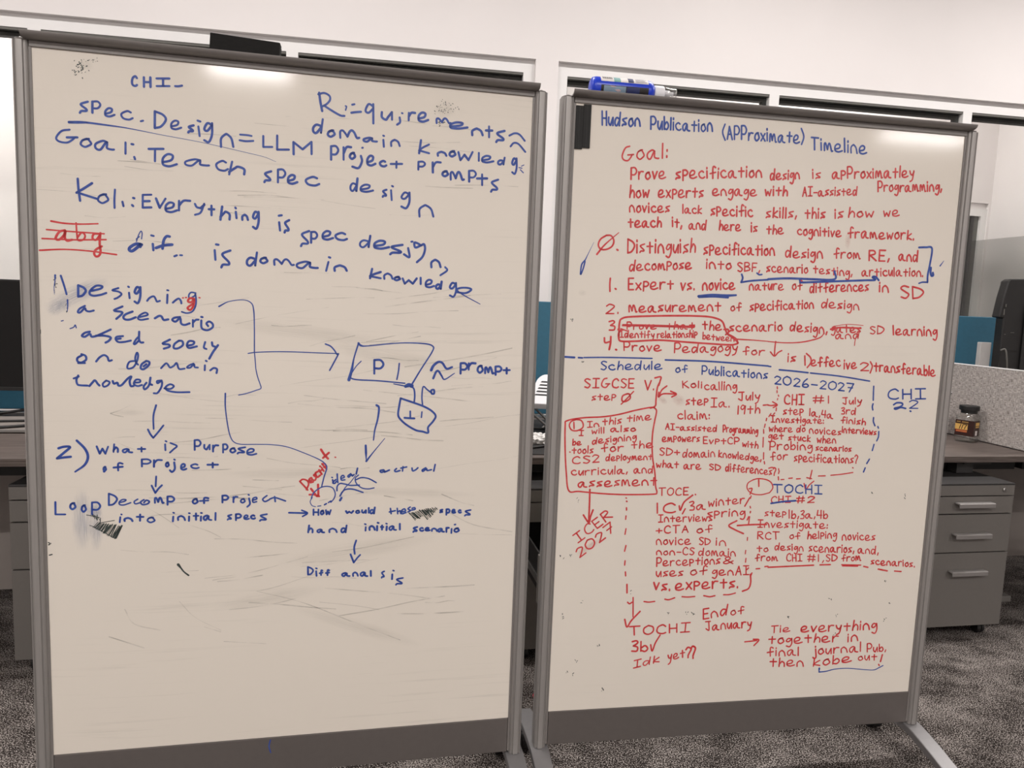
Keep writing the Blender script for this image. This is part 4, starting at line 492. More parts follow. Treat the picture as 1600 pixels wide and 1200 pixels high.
1|ink_specks|dark|S 11 110,2008 113,2001;S 12 109,2015 111,2014;S 11 101,1996 106,1989;S 12 85,2303 83,2310;S 12 82,2304 90,2297;S 17 80,2298 78,2302;S 20 28,2308 29,2302;S 15 49,2314 44,2321;S 20 28,2304 25,2301;S 19 61,2638 55,2641;S 20 54,2627 54,2621;S 15 63,2646 56,2652;S 12 140,2890 135,2882;S 15 146,2895 144,2900;S 14 151,2889 146,2891;S 19 99,2953 95,2945;S 11 95,2948 94,2944;S 14 90,2956 91,2953;S 11 126,2971 126,2969;S 18 126,2963 133,2957;S 14 127,2970 128,2974;S 9 292,3071 297,3066;S 22 301,3057 305,3066;S 22 297,3057 296,3050;S 15 649,2641 642,2635;S 11 648,2642 648,2646;S 14 653,2639 650,2635;S 11 753,2648 757,2651;S 14 749,2641 748,2634;S 16 760,2640 763,2635;S 19 793,2654 795,2645;S 19 781,2638 789,2646;S 16 792,2652 801,2649;S 17 1617,2587 1620,2595;S 21 1607,2586 1601,2584;S 14 1617,2588 1614,2590;S 22 1986,2621 1991,2627;S 16 1976,2626 1976,2626;S 11 1983,2625 1987,2621;S 21 1968,2722 1963,2718;S 14 1972,2714 1979,2713;S 20 1961,2733 1964,2729;S 21 1945,2487 1943,2492;S 19 1943,2488 1949,2497;S 12 1952,2489 1954,2492;S 21 1357,2684 1365,2692;S 21 1358,2685 1361,2682;S 21 1364,2684 1367,2683;S 19 1664,2681 1666,2679;S 14 1658,2696 1658,2690;S 12 1657,2686 1653,2684;S 11 1656,2805 1650,2801;S 11 1671,2810 1663,2811;S 17 1663,2789 1661,2796;S 17 1807,1968 1816,1977;S 14 1812,1974 1809,1968;S 21 1809,1973 1810,1975;S 17 2016,2002 2024,2009;S 16 2019,1979 2018,1985;S 19 2022,1995 2021,1988;S 20 34,1058 35,1065;S 15 30,1067 34,1072;S 13 30,1062 22,1060;S 17 97,1279 98,1274;S 11 92,1279 92,1273;S 16 98,1279 104,1274;S 17 266,2801 269,2810;S 17 257,2813 256,2807;S 14 266,2808 264,2812;S 10 154,2563 149,2567;S 10 164,2555 159,2552;S 13 155,2563 158,2568;S 17 430,2503 426,2508;S 15 426,2523 428,2523;S 16 425,2508 428,2505'''

# ---------------------------------------------------------------- room shell
A0, A1, B0, BW, ZC = -4.5, 9.5, -7.5, 2.0, 4.2
SKEW = 0.0                                             # the window wall stands 2 degrees off the desk row
def rbox(bm, a0, a1, b0, b1, z0, z1):
    vs_ = []
    for a in (a0, a1):
        for b in (b0, b1):
            for z in (z0, z1): vs_.append(bm.verts.new(T(a, b + SKEW * (a - 2.2), z)))
    for f in ((0, 1, 3, 2), (4, 6, 7, 5), (0, 4, 5, 1), (2, 3, 7, 6), (0, 2, 6, 4), (1, 5, 7, 3)): bm.faces.new([vs_[i] for i in f])
def RB(*a):
    bm = bmesh.new()
    for t in (a if isinstance(a[0], (tuple, list)) else (a,)): rbox(bm, *t)
    return bm
BB = 3.5                                                # far wall of the room behind the windows
WL0, WL1, WR0, WR1, WZ0, WZ1 = -2.6, 2.135, 2.278, 8.6, 0.95, 2.797
struct(obj('floor', RB(A0 - .2, A1 + .2, B0 - .2, BB + .2, -0.1, 0), M['carpet']))
struct(obj('ceiling', RB(A0 - .2, A1 + .2, B0 - .2, BB + .2, ZC, ZC + .1), M['ceiling']))
SKEW = -0.036
struct(obj('wall_back', RB((A0, A1, BW, BW + .16, 0, WZ0), (A0, A1, BW, BW + .16, WZ1, ZC), (A0, WL0, BW, BW + .16, WZ0, WZ1), (WL1, WR0, BW, BW + .16, WZ0, WZ1), (WR1, A1, BW, BW + .16, WZ0, WZ1)), M['wall']))
SKEW = 0.0
struct(obj('wall_left', RB(A0 - .15, A0, B0, BW, 0, ZC), M['wall']))
struct(obj('wall_right', RB(A1, A1 + .15, B0, BW, 0, ZC), M['wall']))
struct(obj('wall_front', RB(A0, A1, B0 - .15, B0, 0, ZC), M['wall']))
# windows: recessed white frames with mullions, dark gasket line above each pane
def window(idx, a0, a1, mull):
    fw, d0, d1 = 0.068, BW + .035, BW + .10
    bars = [(a0, a1, d0, d1, WZ1 - .075, WZ1), (a0, a1, d0, d1, WZ0, WZ0 + .075), (a0, a0 + fw, d0, d1, WZ0 + .075, WZ1 - .075), (a1 - fw, a1, d0, d1, WZ0 + .075, WZ1 - .075)]
    bars += [(m - fw / 2, m + fw / 2, d0, d1, WZ0 + .075, WZ1 - .075) for m in mull]
    w_ = struct(obj('window_%d' % idx, RB(*bars), M['frame_white']))
    ed = [a0 + fw] + [q for m in mull for q in (m - fw / 2, m + fw / 2)] + [a1 - fw]
    for i in range(0, len(ed), 2):
        l, r = ed[i], ed[i + 1]
        obj('pane', RB(l, r, BW + .066, BW + .074, WZ0 + .075, WZ1 - .075), M['window_glass'], w_)
        obj('gasket', RB((l, r, d0 + .004, BW + .066, WZ1 - .089, WZ1 - .075),), M['gasket_grey'], w_)
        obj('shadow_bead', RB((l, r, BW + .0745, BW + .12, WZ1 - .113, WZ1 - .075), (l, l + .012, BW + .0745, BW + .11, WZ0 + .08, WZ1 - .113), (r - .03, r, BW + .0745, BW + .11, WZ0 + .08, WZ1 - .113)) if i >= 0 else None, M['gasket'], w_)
SKEW = -0.036
window(1, WL0, WL1, (-0.71, 0.685))
window(2, WR0, WR1, (3.735, 5.157, 6.6, 7.9))
SKEW = 0.0
# the room seen through the panes
struct(obj('wall_far', RB((A0, 6.905, BB, BB + .12, 2.41, ZC), (A0, 5.6, BB, BB + .12, 0, 2.41), (5.6, 6.905, BB + .03, BB + .12, 2.36, 2.41), (6.88, 6.905, BB, BB + .12, 0, 2.41)), M['wall']))
struct(obj('wall_side', RB(6.905, 7.03, BW, BB + .12, 0, ZC), M['wall']))
struct(obj('trim_1', RB((-1.47, 1.2, BB - .12, BB, 0, ZC)), M['wall']))
dr = struct(obj('door_1', RB((5.6, 6.88, BB + .01, BB + .07, 2.29, 2.36), (6.815, 6.88, BB + .01, BB + .07, 0, 2.29), (5.6, 5.67, BB + .01, BB + .07, 0, 2.29), (5.67, 6.815, BB + .01, BB + .07, 0, .2)), M['frame_white']))
obj('glass_leaf', RB(5.67, 6.815, BB + .035, BB + .045, .2, 2.29), M['dark_glass'], dr)
obj('dark_stile', RB(6.72, 6.755, BB + .02, BB + .034, .2, 2.29), M['black_plastic'], dr)
struct(obj('door_backing', RB(5.5, 7.0, BB + .12, BB + .2, 0, 2.5), M['modesty'])).name = 'trim_2'
gp = obj('reflection_sheet', RB(6.70, 6.71, BW + .3, BB - .02, 0.0, 2.05), M['reflection_tint'])  # added tinted sheet standing in for a reflection in the pane
tag(gp, 'translucent grey sheet standing in for a reflection in the right window', 'reflection sheet')

# ---------------------------------------------------------------- ceiling lights
def pendant(loc, L_, rotz, power, label, drop):
    t = thing('pendant_light', label, 'light', loc, rotz, 'linear lights above the room')
    obj('housing', B(-L_ / 2, L_ / 2, -.06, .06, 0.005, .06), M['alu'], t, 0.004)
    obj('diffuser', B(-L_ / 2 + .01, L_ / 2 - .01, -.05, .05, -.002, .005), M['lamp_on'], t)
    for s in (-1, 1): obj('cord', tube([(s * L_ * .4, 0, .06), (s * L_ * .4, 0, drop)], .003), M['steel'], t)
    a = area('lamp', (0, 0, -.012), L_ - .02, .1, power); a.parent = t
    return t
PL = 'linear pendant light '
def seglight(x, y, z, L_, rotz, power, lab): pendant((x, y, z), L_, rotz, power, lab, ZC - z)
seglight(-0.33, -1.95, 2.80, 0.55, 0.21, 15, PL + 'behind the viewer, reflected at the top of the left whiteboard')
seglight(4.60, -1.22, 2.80, 0.80, 0.17, 18, PL + 'at right, reflected at the top of the right whiteboard')
for k_, (a_, w_) in enumerate(((-2.2, 60), (0.6, 50), (3.4, 58), (6.2, 76))):
    p_ = T(a_, .1, 4.0); seglight(p_.x, p_.y, p_.z, 1.5, YAW, w_, PL + ('washing the back wall, ' + ('leftmost', 'second from left', 'second from right', 'rightmost')[k_]))
for k_, (a_, w_) in enumerate(((-1.2, 95), (1.6, 102), (5.3, 112))):  # unseen fill lamps, added to brighten the boards down to their lower edge
    p_ = T(a_, -4.6 - (.9 if k_ == 2 else 0), 3.9); seglight(p_.x, p_.y, p_.z, 1.5, YAW, w_, PL + ('added as fill behind the viewer, ' + ('left', 'middle', 'right')[k_] + ' one'))
for k_, (a_, w_) in enumerate(((-2.0, 72), (2.2, 14), (4.9, 62))):
    p_ = T(a_, 2.6, 3.9); seglight(p_.x, p_.y, p_.z, 1.2, YAW, w_, PL + ('in the room behind the windows, ' + ('left', 'middle', 'right')[k_] + ' one'))


# ---------------------------------------------------------------- whiteboards
BWD, BHT, BZ = 1.0838, 1.585, 1.793                      # writing surface width, height, height of its top edge
def post_profile(cx):
    # fluted aluminium extrusion: rounded front with two grooves, same at the back
    f = []
    hw = 0.0157; D0 = 0.0225
    for i in range(25):
        t = -1 + 2 * i / 24; x = hw * math.sin(t * PI / 2); d = D0 * (1 - 0.55 * abs(t) ** 2.6)
        if 0.30 < abs(t) < 0.46: d -= 0.0035
        f.append((cx + x, 0.012 - d))
    bk = [(2 * cx - x, 0.024 - y) for x, y in f]
    return f + bk
def foot_pts():
    top = []
    for i in range(0, 15):
        t = 0.30 * i / 14; top.append((-t, 0.109 - 0.085 * (t / 0.30) ** 1.3))
    return top
def make_board(name, label, O, yaw, mat_surface):
    t = thing(name, label, 'whiteboard', (O[0], O[1], 0), yaw)
    zt, zb = BZ, BZ - BHT
    panel = obj('writing_panel', B(0, BWD, 0, .024, zb, zt), mat_surface, t)
    for x0 in (-.0052, BWD): obj('edge_trim', B(x0, x0 + .0052, -.002, .024, zb - .092, zt), M['tray'], t)
    obj('top_rail', B(-.004, BWD + .004, -.004, .028, zt, zt + .0125), M['tray'], t, .001)
    # marker tray: gutter with a rounded front lip and a matching rear lip
    pr = [(-.002, .0125), (-.012, .0130), (-.021, .0150), (-.0265, .0185), (-.029, .0230), (-.029, .0255), (-.0265, .0255), (-.024, .0215), (-.018, .0180), (-.008, .0160), (.032, .0160), (.042, .0180), (.048, .0215), (.0505, .0255), (.053, .0255), (.053, .0230), (.0505, .0185), (.045, .0150), (.036, .0130), (.026, .0125)]
    obj('marker_tray', prism([(y, zt + z) for y, z in pr], 'x', -.012, BWD + .012), M['tray'], t, smooth='angle')
    obj('bottom_panel', B(.0012, BWD - .0012, -.003, .027, zb - .0935, zb - .0006), M['apron'], t, .0008)
    for cx in (-.0206, BWD + .0206):
        p = obj('post', prism(post_profile(cx), 'z', .1095, zt + .0115), M['alu'], t, smooth='angle')
        obj('post_cap', prism([(cx + .0148 * math.cos(q * PI / 12), .012 + .023 * math.sin(q * PI / 12)) for q in range(24)], 'z', zt + .0117, zt + .0145), M['tray'], p, .001)
        bm = lathe([(.004, zt + .0147), (.004, zt + .0170), (.0028, zt + .0178)], 12)
        bmesh.ops.translate(bm, verts=bm.verts, vec=(cx, .0, 0)); obj('cap_screw', bm, M['steel'], p)
        # curved foot: arches down towards the viewer, a flatter arm runs back
        tp = [(-y, z) for y, z in []]
        top = [(.24 - .24 * i / 8, .109 - .03 * (1 - i / 8) ** 2) for i in range(8)] + [(.0, .109)] + [(-.30 * i / 14, .109 - .085 * (i / 14) ** 1.3) for i in range(1, 15)]
        bot = [(y, max(z - .022, .003)) for y, z in top]
        ft = obj('foot', prism(top + bot[::-1], 'x', cx - .0245, cx + .0245), M['alu_foot'], t, .003)
        for yy in (.165,):
            cs = B(cx - .018, cx + .018, yy - .012, yy + .018, .04, .082)
            lathe_bm = lathe([(.026, -.020), (.030, -.014), (.030, .014), (.026, .020)], 20, axis='x')
            bmesh.ops.translate(lathe_bm, verts=lathe_bm.verts, vec=(cx, yy, .0305)); 
            me_ = bpy.data.meshes.new('tmp'); lathe_bm.to_mesh(me_); lathe_bm.free(); cs.from_mesh(me_); bpy.data.meshes.remove(me_)
            obj('caster', cs, M['black_plastic'], ft, .002)
        obj('glide', lathe([(.012, .0), (.013, .003), (.013, .004)], 16), M['black_plastic'], ft).location = (cx, -.285, 0)
    return t, panel
surfL = board_mat('dry_erase_surface_smeared', 0.55); surfR = board_mat('dry_erase_surface_clean', 0.12)
OL, YL = (-1.036, 1.600), math.radians(12.158)
OR_, YR = (0.131, 1.865), math.radians(9.637)
boardL, panelL = make_board('mobile_whiteboard', 'left rolling whiteboard with large blue handwriting and a boxed P1 sketch', OL, YL, surfL)
boardR, panelR = make_board('mobile_whiteboard', 'right rolling whiteboard with dense red handwriting and a publication timeline', OR_, YR, surfR)
for n_, row in enumerate(INK_DATA.strip().split('\n')):
    bi, nm, col, ents = row.split('|'); pn = panelR if bi == '1' else panelL
    bm = bmesh.new(); lift = -0.0003 - 0.000002 * (n_ % 60) - (0.00013 if col == 'blue' else 0) - (0.00016 if nm in ('strikethrough', 'red_correction') else 0)
    for e in ents.split(';'):
        p = e.split(' '); H = lambda s: tuple(float(k) / 2000 for k in s.split(','))
        if p[0] == 'S': sts = [[H(q) for q in p[2:]]]; ws = [float(k) / 1e4 for k in p[1].split(',')]
        elif p[0] == 'B': sts = box_glyph(p[1], H(p[3]), H(p[4]), H(p[5])); ws = [float(p[2]) / 1e4]
        else: sts = write_word(p[1], H(p[3]), H(p[4]), H(p[5])); ws = [float(p[2]) / 1e4]
        for s in sts:
            lift -= 1e-7; wj = [k * rnd.uniform(.9, 1.1) for k in ws]
            ribbon(bm, [(u, BZ - v) for u, v in s], wj, lift, 4 if p[0] == 'W' else 6)
    o = obj(nm, bm, INK[col], pn)
    if bi == '0' and col == 'red': o['label'] = 'red marker writing'
    if bi == '1' and col == 'blue': o['label'] = 'blue marker writing'
def smear(pn, u, v, ru, rv, rot, m, name='ink_smear'):
    bm = bmesh.new(); ly = bm.verts.layers.float.new('fade'); uvl = bm.loops.layers.uv.new('UVMap'); g = {}
    N_ = 10
    for i in range(N_ + 1):
        for j in range(N_ + 1):
            x, y = -1 + 2 * i / N_, -1 + 2 * j / N_; c, s = math.cos(rot), math.sin(rot)
            vx = bm.verts.new((u + x * ru * c - y * rv * s, -.0002, BZ - v - (x * ru * s + y * rv * c))); vx[ly] = max(0, 1 - (x * x + y * y)) ** 1.2; g[i, j] = vx
    for i in range(N_):
        for j in range(N_):
            f = bm.faces.new((g[i, j], g[i + 1, j], g[i + 1, j + 1], g[i, j + 1]))
            for lp, (a_, b_) in zip(f.loops, ((i, j), (i + 1, j), (i + 1, j + 1), (i, j + 1))): lp[uvl].uv = (a_ / N_, b_ / N_)
    o = obj(name, bm, m, pn); return o
smear(panelL, 0.0744, 0.5132, 0.0741, 0.0217, -0.50, M['smear_blue'])
smear(panelL, 0.0381, 0.5425, 0.0279, 0.0152, -0.60, M['smear_blue'])
smear(panelL, 0.0729, 1.0219, 0.0726, 0.0225, 1.57, M['smear_blue'])
smear(panelL, 0.1018, 1.0346, 0.0639, 0.0160, 1.57, M['smear_blue'])
smear(panelL, 0.0998, 1.0045, 0.0159, 0.0159, 1.20, M['smear_blue'])
smear(panelL, 0.8725, 0.0494, 0.0257, 0.0226, 0.00, M['smear_grey'])
smear(panelL, 0.1046, 0.0262, 0.0149, 0.0112, 0.00, M['smear_grey'])
smear(panelL, 0.6894, 1.1148, 0.2007, 0.0247, -0.15, M['smear_grey'])
smear(panelL, 0.1734, 0.7756, 0.0400, 0.0080, 0.00, M['smear_grey'])
smear(panelL, 0.8113, 0.9716, 0.1732, 0.0126, 0.05, M['smear_grey'])
smear(panelL, 0.5636, 0.5830, 0.2175, 0.0203, 0.10, M['smear_grey'])
smear(panelL, 0.7729, 0.6387, 0.1836, 0.0214, 0.15, M['smear_grey'])
smear(panelL, 0.5514, 0.9203, 0.1920, 0.0148, 0.00, M['smear_grey'])
smear(panelL, 0.4789, 1.2275, 0.1331, 0.0207, -0.15, M['smear_grey'])
smear(panelL, 0.6924, 1.3125, 0.1720, 0.0188, 0.35, M['smear_grey'])
smear(panelR, 0.0391, 0.4631, 0.0117, 0.0084, 0.00, M['smear_grey'])
smear(panelR, 0.0901, 1.1295, 0.0386, 0.0105, -0.60, M['smear_pink'])
smear(panelR, 0.3141, 0.7324, 0.0214, 0.0160, 0.60, M['smear_pink'])
smear(panelR, 0.2697, 0.7331, 0.0177, 0.0088, 0.60, M['smear_pink'])
smear(panelR, 0.7639, 0.2926, 0.0094, 0.0263, 0.00, M['smear_pink'])
# blue tick drawn on the lower panel of the left board
bm = bmesh.new(); ribbon(bm, [(.4835, BZ - 1.5905), (.4805, BZ - 1.607), (.4845, BZ - 1.624)], [.003, .0025], -.0036)
_bp = [o for o in boardL.children if o.name.startswith('bottom_panel')][0]
obj('stray_mark', bm, INK['blue'], _bp)['label'] = 'short blue pen tick'

# things kept on the boards (local board frames)
def on_board(name, label, cat, O, yaw, u, y, z, rz=0.0, group=None):
    v = Matrix.Rotation(yaw, 3, 'Z') @ Vector((u, y, 0))
    return thing(name, label, cat, (O[0] + v.x, O[1] + v.y, z), yaw + rz, group)
TZ = BZ + .0162
er = on_board('whiteboard_eraser', 'long black felt eraser lying in the tray of the left whiteboard', 'eraser', OL, YL, .4255, .012, TZ, -.03)
obj('felt_pad', B(-.074, .074, -.018, .006, 0, .044), M['felt'], er, .002)
obj('grip', B(-.073, .073, .006, .018, .002, .042), M['felt'], er, .003)
er.rotation_euler[1] = 0.05; er.location.z += .0038
# blue spray bottle lying in the tray of the right board
BR_ = .027
bt = on_board('spray_bottle', 'blue cleaner bottle with white nozzle lying in the tray of the right whiteboard', 'bottle', OR_, YR, .036, .012, TZ + BR_ - .0005, -.02)
obj('body', lathe([(.018, 0), (.0245, .004), (BR_, .012), (BR_, .140), (.0262, .150), (.022, .158), (.016, .163)], 36, axis='x'), M['blue_plastic'], bt, smooth=True)
obj('collar', lathe([(.0165, .163), (.0175, .166), (.0175, .186), (.0160, .189)], 28, axis='x'), M['white_plastic'], bt, smooth=True)
obj('nozzle_cap', lathe([(.0150, .189), (.0155, .191), (.0150, .203), (.0142, .204), (.0140, .218), (.0130, .221)], 28, axis='x'), M['clear_plastic'], bt, smooth=True)
obj('nozzle', lathe([(.008, .189), (.008, .205), (.005, .207), (.005, .215)], 16, axis='x'), M['white_plastic'], bt, smooth=True)
def band(x0, x1, t0, t1, r, m, nm, par, n=10):
    bm = bmesh.new(); rows = []
    for k in range(n + 1):
        t = math.radians(t0 + (t1 - t0) * k / n); rows.append([bm.verts.new((x, -r * math.cos(t), r * math.sin(t))) for x in (x0, x1)])
    for a_, b_ in zip(rows, rows[1:]): bm.faces.new((a_[0], a_[1], b_[1], b_[0]))
    return obj(nm, bm, m, par)
lab = band(.022, .143, 24, 76, BR_ + .0003, M['label_paper'], 'label', bt)
band(.055, .072, 24, 76, BR_ + .0005, M['label_teal'], 'label_print', lab); band(.091, .105, 26, 74, BR_ + .0005, M['label_navy'], 'label_print', lab)
for k in range(13): band(.027 + k * .0019, .0279 + k * .0019 + (.0005 if k % 3 == 0 else 0), 42, 72, BR_ + .0006, M['label_black'], 'barcode_bar', lab, 6)
for k in range(4): band(.110, .138 - .004 * (k % 2), 32 + 10 * k, 35 + 10 * k, BR_ + .0006, M['label_navy'], 'print_line', lab, 2)
fl = band(.022, .143, -70, 4, BR_ + .0003, M['label_black'], 'front_label', bt)
band(.029, .085, -70, 1, BR_ + .0005, M['label_grey'], 'label_print', fl); band(.087, .120, -70, 0, BR_ + .0005, M['label_navy'], 'label_print', fl)
bm = bmesh.new()
def cyl(x, t, r): t = math.radians(t); return (x, -r * math.cos(t), r * math.sin(t))
q = [cyl(.044, 1, BR_ + .0008), cyl(.056, 1, BR_ + .0008), cyl(.072, -18, BR_ + .0008), cyl(.074, -40, BR_ + .0008), cyl(.060, -20, BR_ + .0008)]
bm.faces.new([bm.verts.new(p) for p in q]); obj('label_print', bm, M['label_skin'], fl)
# two black magnetic strips stuck at the top left of the right board
for k, (u, v0, v1, lb) in enumerate(((.0098, .0062, .110, 'black magnetic strip at the right whiteboard top left, nearest the post'), (.0292, .0022, .1065, 'black magnetic strip at the right whiteboard top left, nearest the heading'))):
    s_ = on_board('magnetic_strip', lb, 'magnet', OR_, YR, u, -.0008, BZ - v1, 0, 'black magnetic strips on the right whiteboard')
    L_ = v1 - v0
    obj('strip', B((-.0096, -.0006, -.0035, 0, 0, L_), (.0000, .0096, -.0035, 0, 0, L_)), M['black_felt'], s_, .0005)
    obj('spine', B(-.0007, .0001, -.0033, -.0002, .0004, L_ - .0004), M['black_plastic'], s_)

# ---------------------------------------------------------------- desks along the back
DH = 0.737
def desk_thing(name, label, cat, a, b, z=0, rz=0, group=None): return thing(name, label, cat, T(a, b, z), YAW + rz, group)
DW = 1.665
def make_desk():
    t = desk_thing('bench_desk', '', 'desk', 0, 0, 0, 0, 'grey oak desks in the row')
    obj('desktop', B(.002, DW - .002, 0, .93, DH - .026, DH), M['wood'], t, .0012)
    obj('modesty_panel', B(.06, DW - .06, .575, .592, .08, .60), M['modesty'], t)
    obj('frame_beam', B(.10, DW - .10, .60, .66, .63, .70), M['gasket_grey'], t)
    for a in (.10, DW - .13):
        lg = obj('leg', B(a - .03, a + .03, .60, .66, .03, .63), M['ped'], t, .004)
        obj('leg_foot', B(a - .04, a + .04, .20, .90, .0, .03), M['ped'], lg, .004)
    obj('underdesk_shade_bar', B(.02, DW - .02, .11, .15, .656, .7105), M['gasket'], t)  # black bar added as the shade band below the desk overhang
    obj('support_bracket', B((1.31, 1.445, .03, .10, .697, .7105), (1.295, 1.375, .05, .10, .655, .697)), M['ped_shade'], t)  # bracket colour includes the shade under the desktop
    return t
desk = make_desk()
desk_lab = ('grey oak bench desk at left under the black monitor, mostly behind the left whiteboard', 'grey oak bench desk in the middle, seen in the gap between the whiteboards', 'grey oak bench desk at right carrying the spice jar', 'grey oak bench desk on the far side of the grey fabric divider')
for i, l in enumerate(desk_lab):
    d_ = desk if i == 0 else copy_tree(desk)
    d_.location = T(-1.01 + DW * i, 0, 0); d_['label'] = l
# aluminium rail along the rear edge of the bench, one length per desk, with a teal screen standing on each
rail_lab = ('left length of pale cable rail behind the desk with the monitor', 'middle length of pale cable rail, seen between the two whiteboards', 'right length of pale cable rail behind the desk with the jar', 'far length of pale cable rail beyond the grey fabric divider')
scr_lab = ('teal desk screen at far left under the black monitor', 'teal desk screen seen in the gap between the two whiteboards', 'teal desk screen behind the right whiteboard edge and grey fabric divider', 'teal desk screen behind the black monitor at right')
for i in range(4):
    r_ = desk_thing('cable_rail', rail_lab[i], 'rail', -1.01 + DW * i, 0, 0, 0, 'cable rails along the desks')
    obj('rail_top', B(.004, DW - .004, .94, .985, .725, .742), M['steel'], r_, .002)
    obj('rail_web', B(.004, DW - .004, .955, .97, .45, .725), M['ped'], r_)
    for a in (.3, DW - .3): obj('rail_leg', B(a - .02, a + .02, .945, .98, 0, .45), M['ped'], r_)
    s_ = desk_thing('desk_screen', scr_lab[i], 'divider', -1.01 + DW * i, 0, 0, 0, 'teal screens along the desks')
    obj('screen_panel', B(.008, DW - .008, 1.04, 1.062, .74, 1.308 + .006 * i), M['teal'], s_, .004)
    for a in (.3, DW - .3): obj('screen_foot', B(a - .02, a + .02, .99, 1.10, 0, .74), M['ped'], s_)
# grey fabric divider at the right end of the right desk
fd = desk_thing('fabric_divider', 'light grey heather fabric divider standing at right end of desk with jar', 'divider', 3.988, .0, DH)
obj('fabric_panel', B(0, .022, .035, .92, .003, .350), M['fabric'], fd, .003)
obj('edge_cap', B(-.001, .023, .033, .922, .3495, .3535), M['frame_white'], fd)
obj('base_clip', B((.003, .019, .15, .19, 0, .003), (.003, .019, .7, .74, 0, .003)), M['gasket'], fd)

# ---------------------------------------------------------------- drawer pedestals
PW, PD = 0.386, 0.56
def make_pedestal(open_middle, label, a, b):
    t = desk_thing('drawer_pedestal', label, 'drawer unit', a, b, 0, 0, 'grey drawer pedestals under the desks')
    z0, z1 = .056, .648
    obj('carcass', B((0, .014, .019, PD, z0, z1 - .0005), (PW - .014, PW, .019, PD, z0, z1 - .0005), (.014, PW - .014, PD - .014, PD, z0, z1 - .0005), (.014, PW - .014, .019, PD - .014, z0, z0 + .012)), M['ped'], t)
    obj('top_plate', B(0, PW, 0, PD, z1 - .003, z1 + .004), M['ped_shade'], t, .001)
    lk = obj('lock_rail', B(.001, PW - .001, 0, .019, .603, z1 - .0035), M['ped'], t, .0008)
    l1 = lathe([(.0085, 0), (.0085, .004), (.0065, .006)], 20, axis='y')
    bmesh.ops.scale(l1, vec=(1, -1, 1), verts=l1.verts); bmesh.ops.translate(l1, verts=l1.verts, vec=(PW - .050, 0, .626)); k_ = obj('lock', l1, M['steel'], lk)
    obj('keyhole', B(PW - .0507, PW - .0493, -.0066, -.006, .622, .630), M['gasket'], k_)
    for zb_, zt_, op in ((.5295, .5985, 0), (.3695, .5245, open_middle), (.0570, .3645, 0)):
        sh = -.33 if op else 0
        dw = obj('drawer', B(.0015, PW - .0015, sh, sh + .018, zb_, zt_), M['ped'], t, .0008)
        hz = zt_ - .033 if zt_ > .59 else zt_ - .086
        if zt_ < .4: hz = zt_ - .080
        pr = [(sh - .0005, hz + .012), (sh - .026, hz + .012), (sh - .029, hz + .009), (sh - .029, hz - .006), (sh - .026, hz - .006), (sh - .024, hz + .006), (sh - .0005, hz + .007)]
        obj('handle', prism(pr, 'x', PW / 2 - .083, PW / 2 + .083), M['ped_handle'], dw, .0006)
        # drawer box behind the front
        obj('drawer_box', B((.020, .026, sh + .018, sh + .50, zb_ + .012, zt_ - .020), (PW - .026, PW - .020, sh + .018, sh + .50, zb_ + .012, zt_ - .020), (.026, PW - .026, sh + .494, sh + .50, zb_ + .012, zt_ - .02), (.026, PW - .026, sh + .018, sh + .494, zb_ + .012, zb_ + .016)), M['dark_slide'], dw)
        if op:
            obj('slide_rail', B((.0145, .0195, sh + .03, .30, zb_ + .040, zb_ + .062), (PW - .0195, PW - .0145, sh + .03, .30, zb_ + .040, zb_ + .062)), M['steel'], dw)
            obj('slide_clip', B((.0142, .0198, -.06, -.02, zb_ + .030, zb_ + .072), (.0142, .0198, .0, .04, zb_ + .035, zb_ + .066)), M['dark_slide'], dw)
    for x in (.05, PW - .05):
        for y in (.055, PD - .06):
            cs = lathe([(.019, -.017), (.0225, -.013), (.0225, -.002), (.010, -.001), (.010, .001), (.0225, .002), (.0225, .013), (.019, .017)], 20, axis='x')
            bmesh.ops.translate(cs, verts=cs.verts, vec=(x, y, .0228)); box(cs, x - .012, x + .012, y - .012, y + .016, .042, .056)
            obj('caster', cs, M['black_plastic'], t)
    return t
make_pedestal(0, 'closed grey drawer pedestal at far left beside the left whiteboard post', .022, -.005)
make_pedestal(1, 'grey drawer pedestal with middle drawer pulled open, between the whiteboards', 1.685, -.12)
make_pedestal(0, 'closed grey three drawer pedestal with lock at right, below the jar', 3.354, -.12)

# ---------------------------------------------------------------- things on the desks
# black monitor on the left desk
mo = desk_thing('monitor', 'large black monitor at the left edge, standing on the left desk', 'monitor', -.345, .5, DH)
obj('screen', B(-.275, .275, -.001, .002, .130, .573), M['screen_dark'], mo)
obj('bezel', B((-.28, .28, .002, .03, .113, .580), (-.28, .28, -.003, .002, .113, .129)), M['black_plastic'], mo, .002)
obj('rear_housing', B(-.18, .18, .03, .06, .24, .50), M['black_plastic'], mo, .01)
obj('neck', B(-.03, .03, .06, .08, .012, .42), M['black_plastic'], mo, .004)
obj('base', B(-.11, .11, -.01, .095, 0.001, .012), M['black_plastic'], mo, .004)
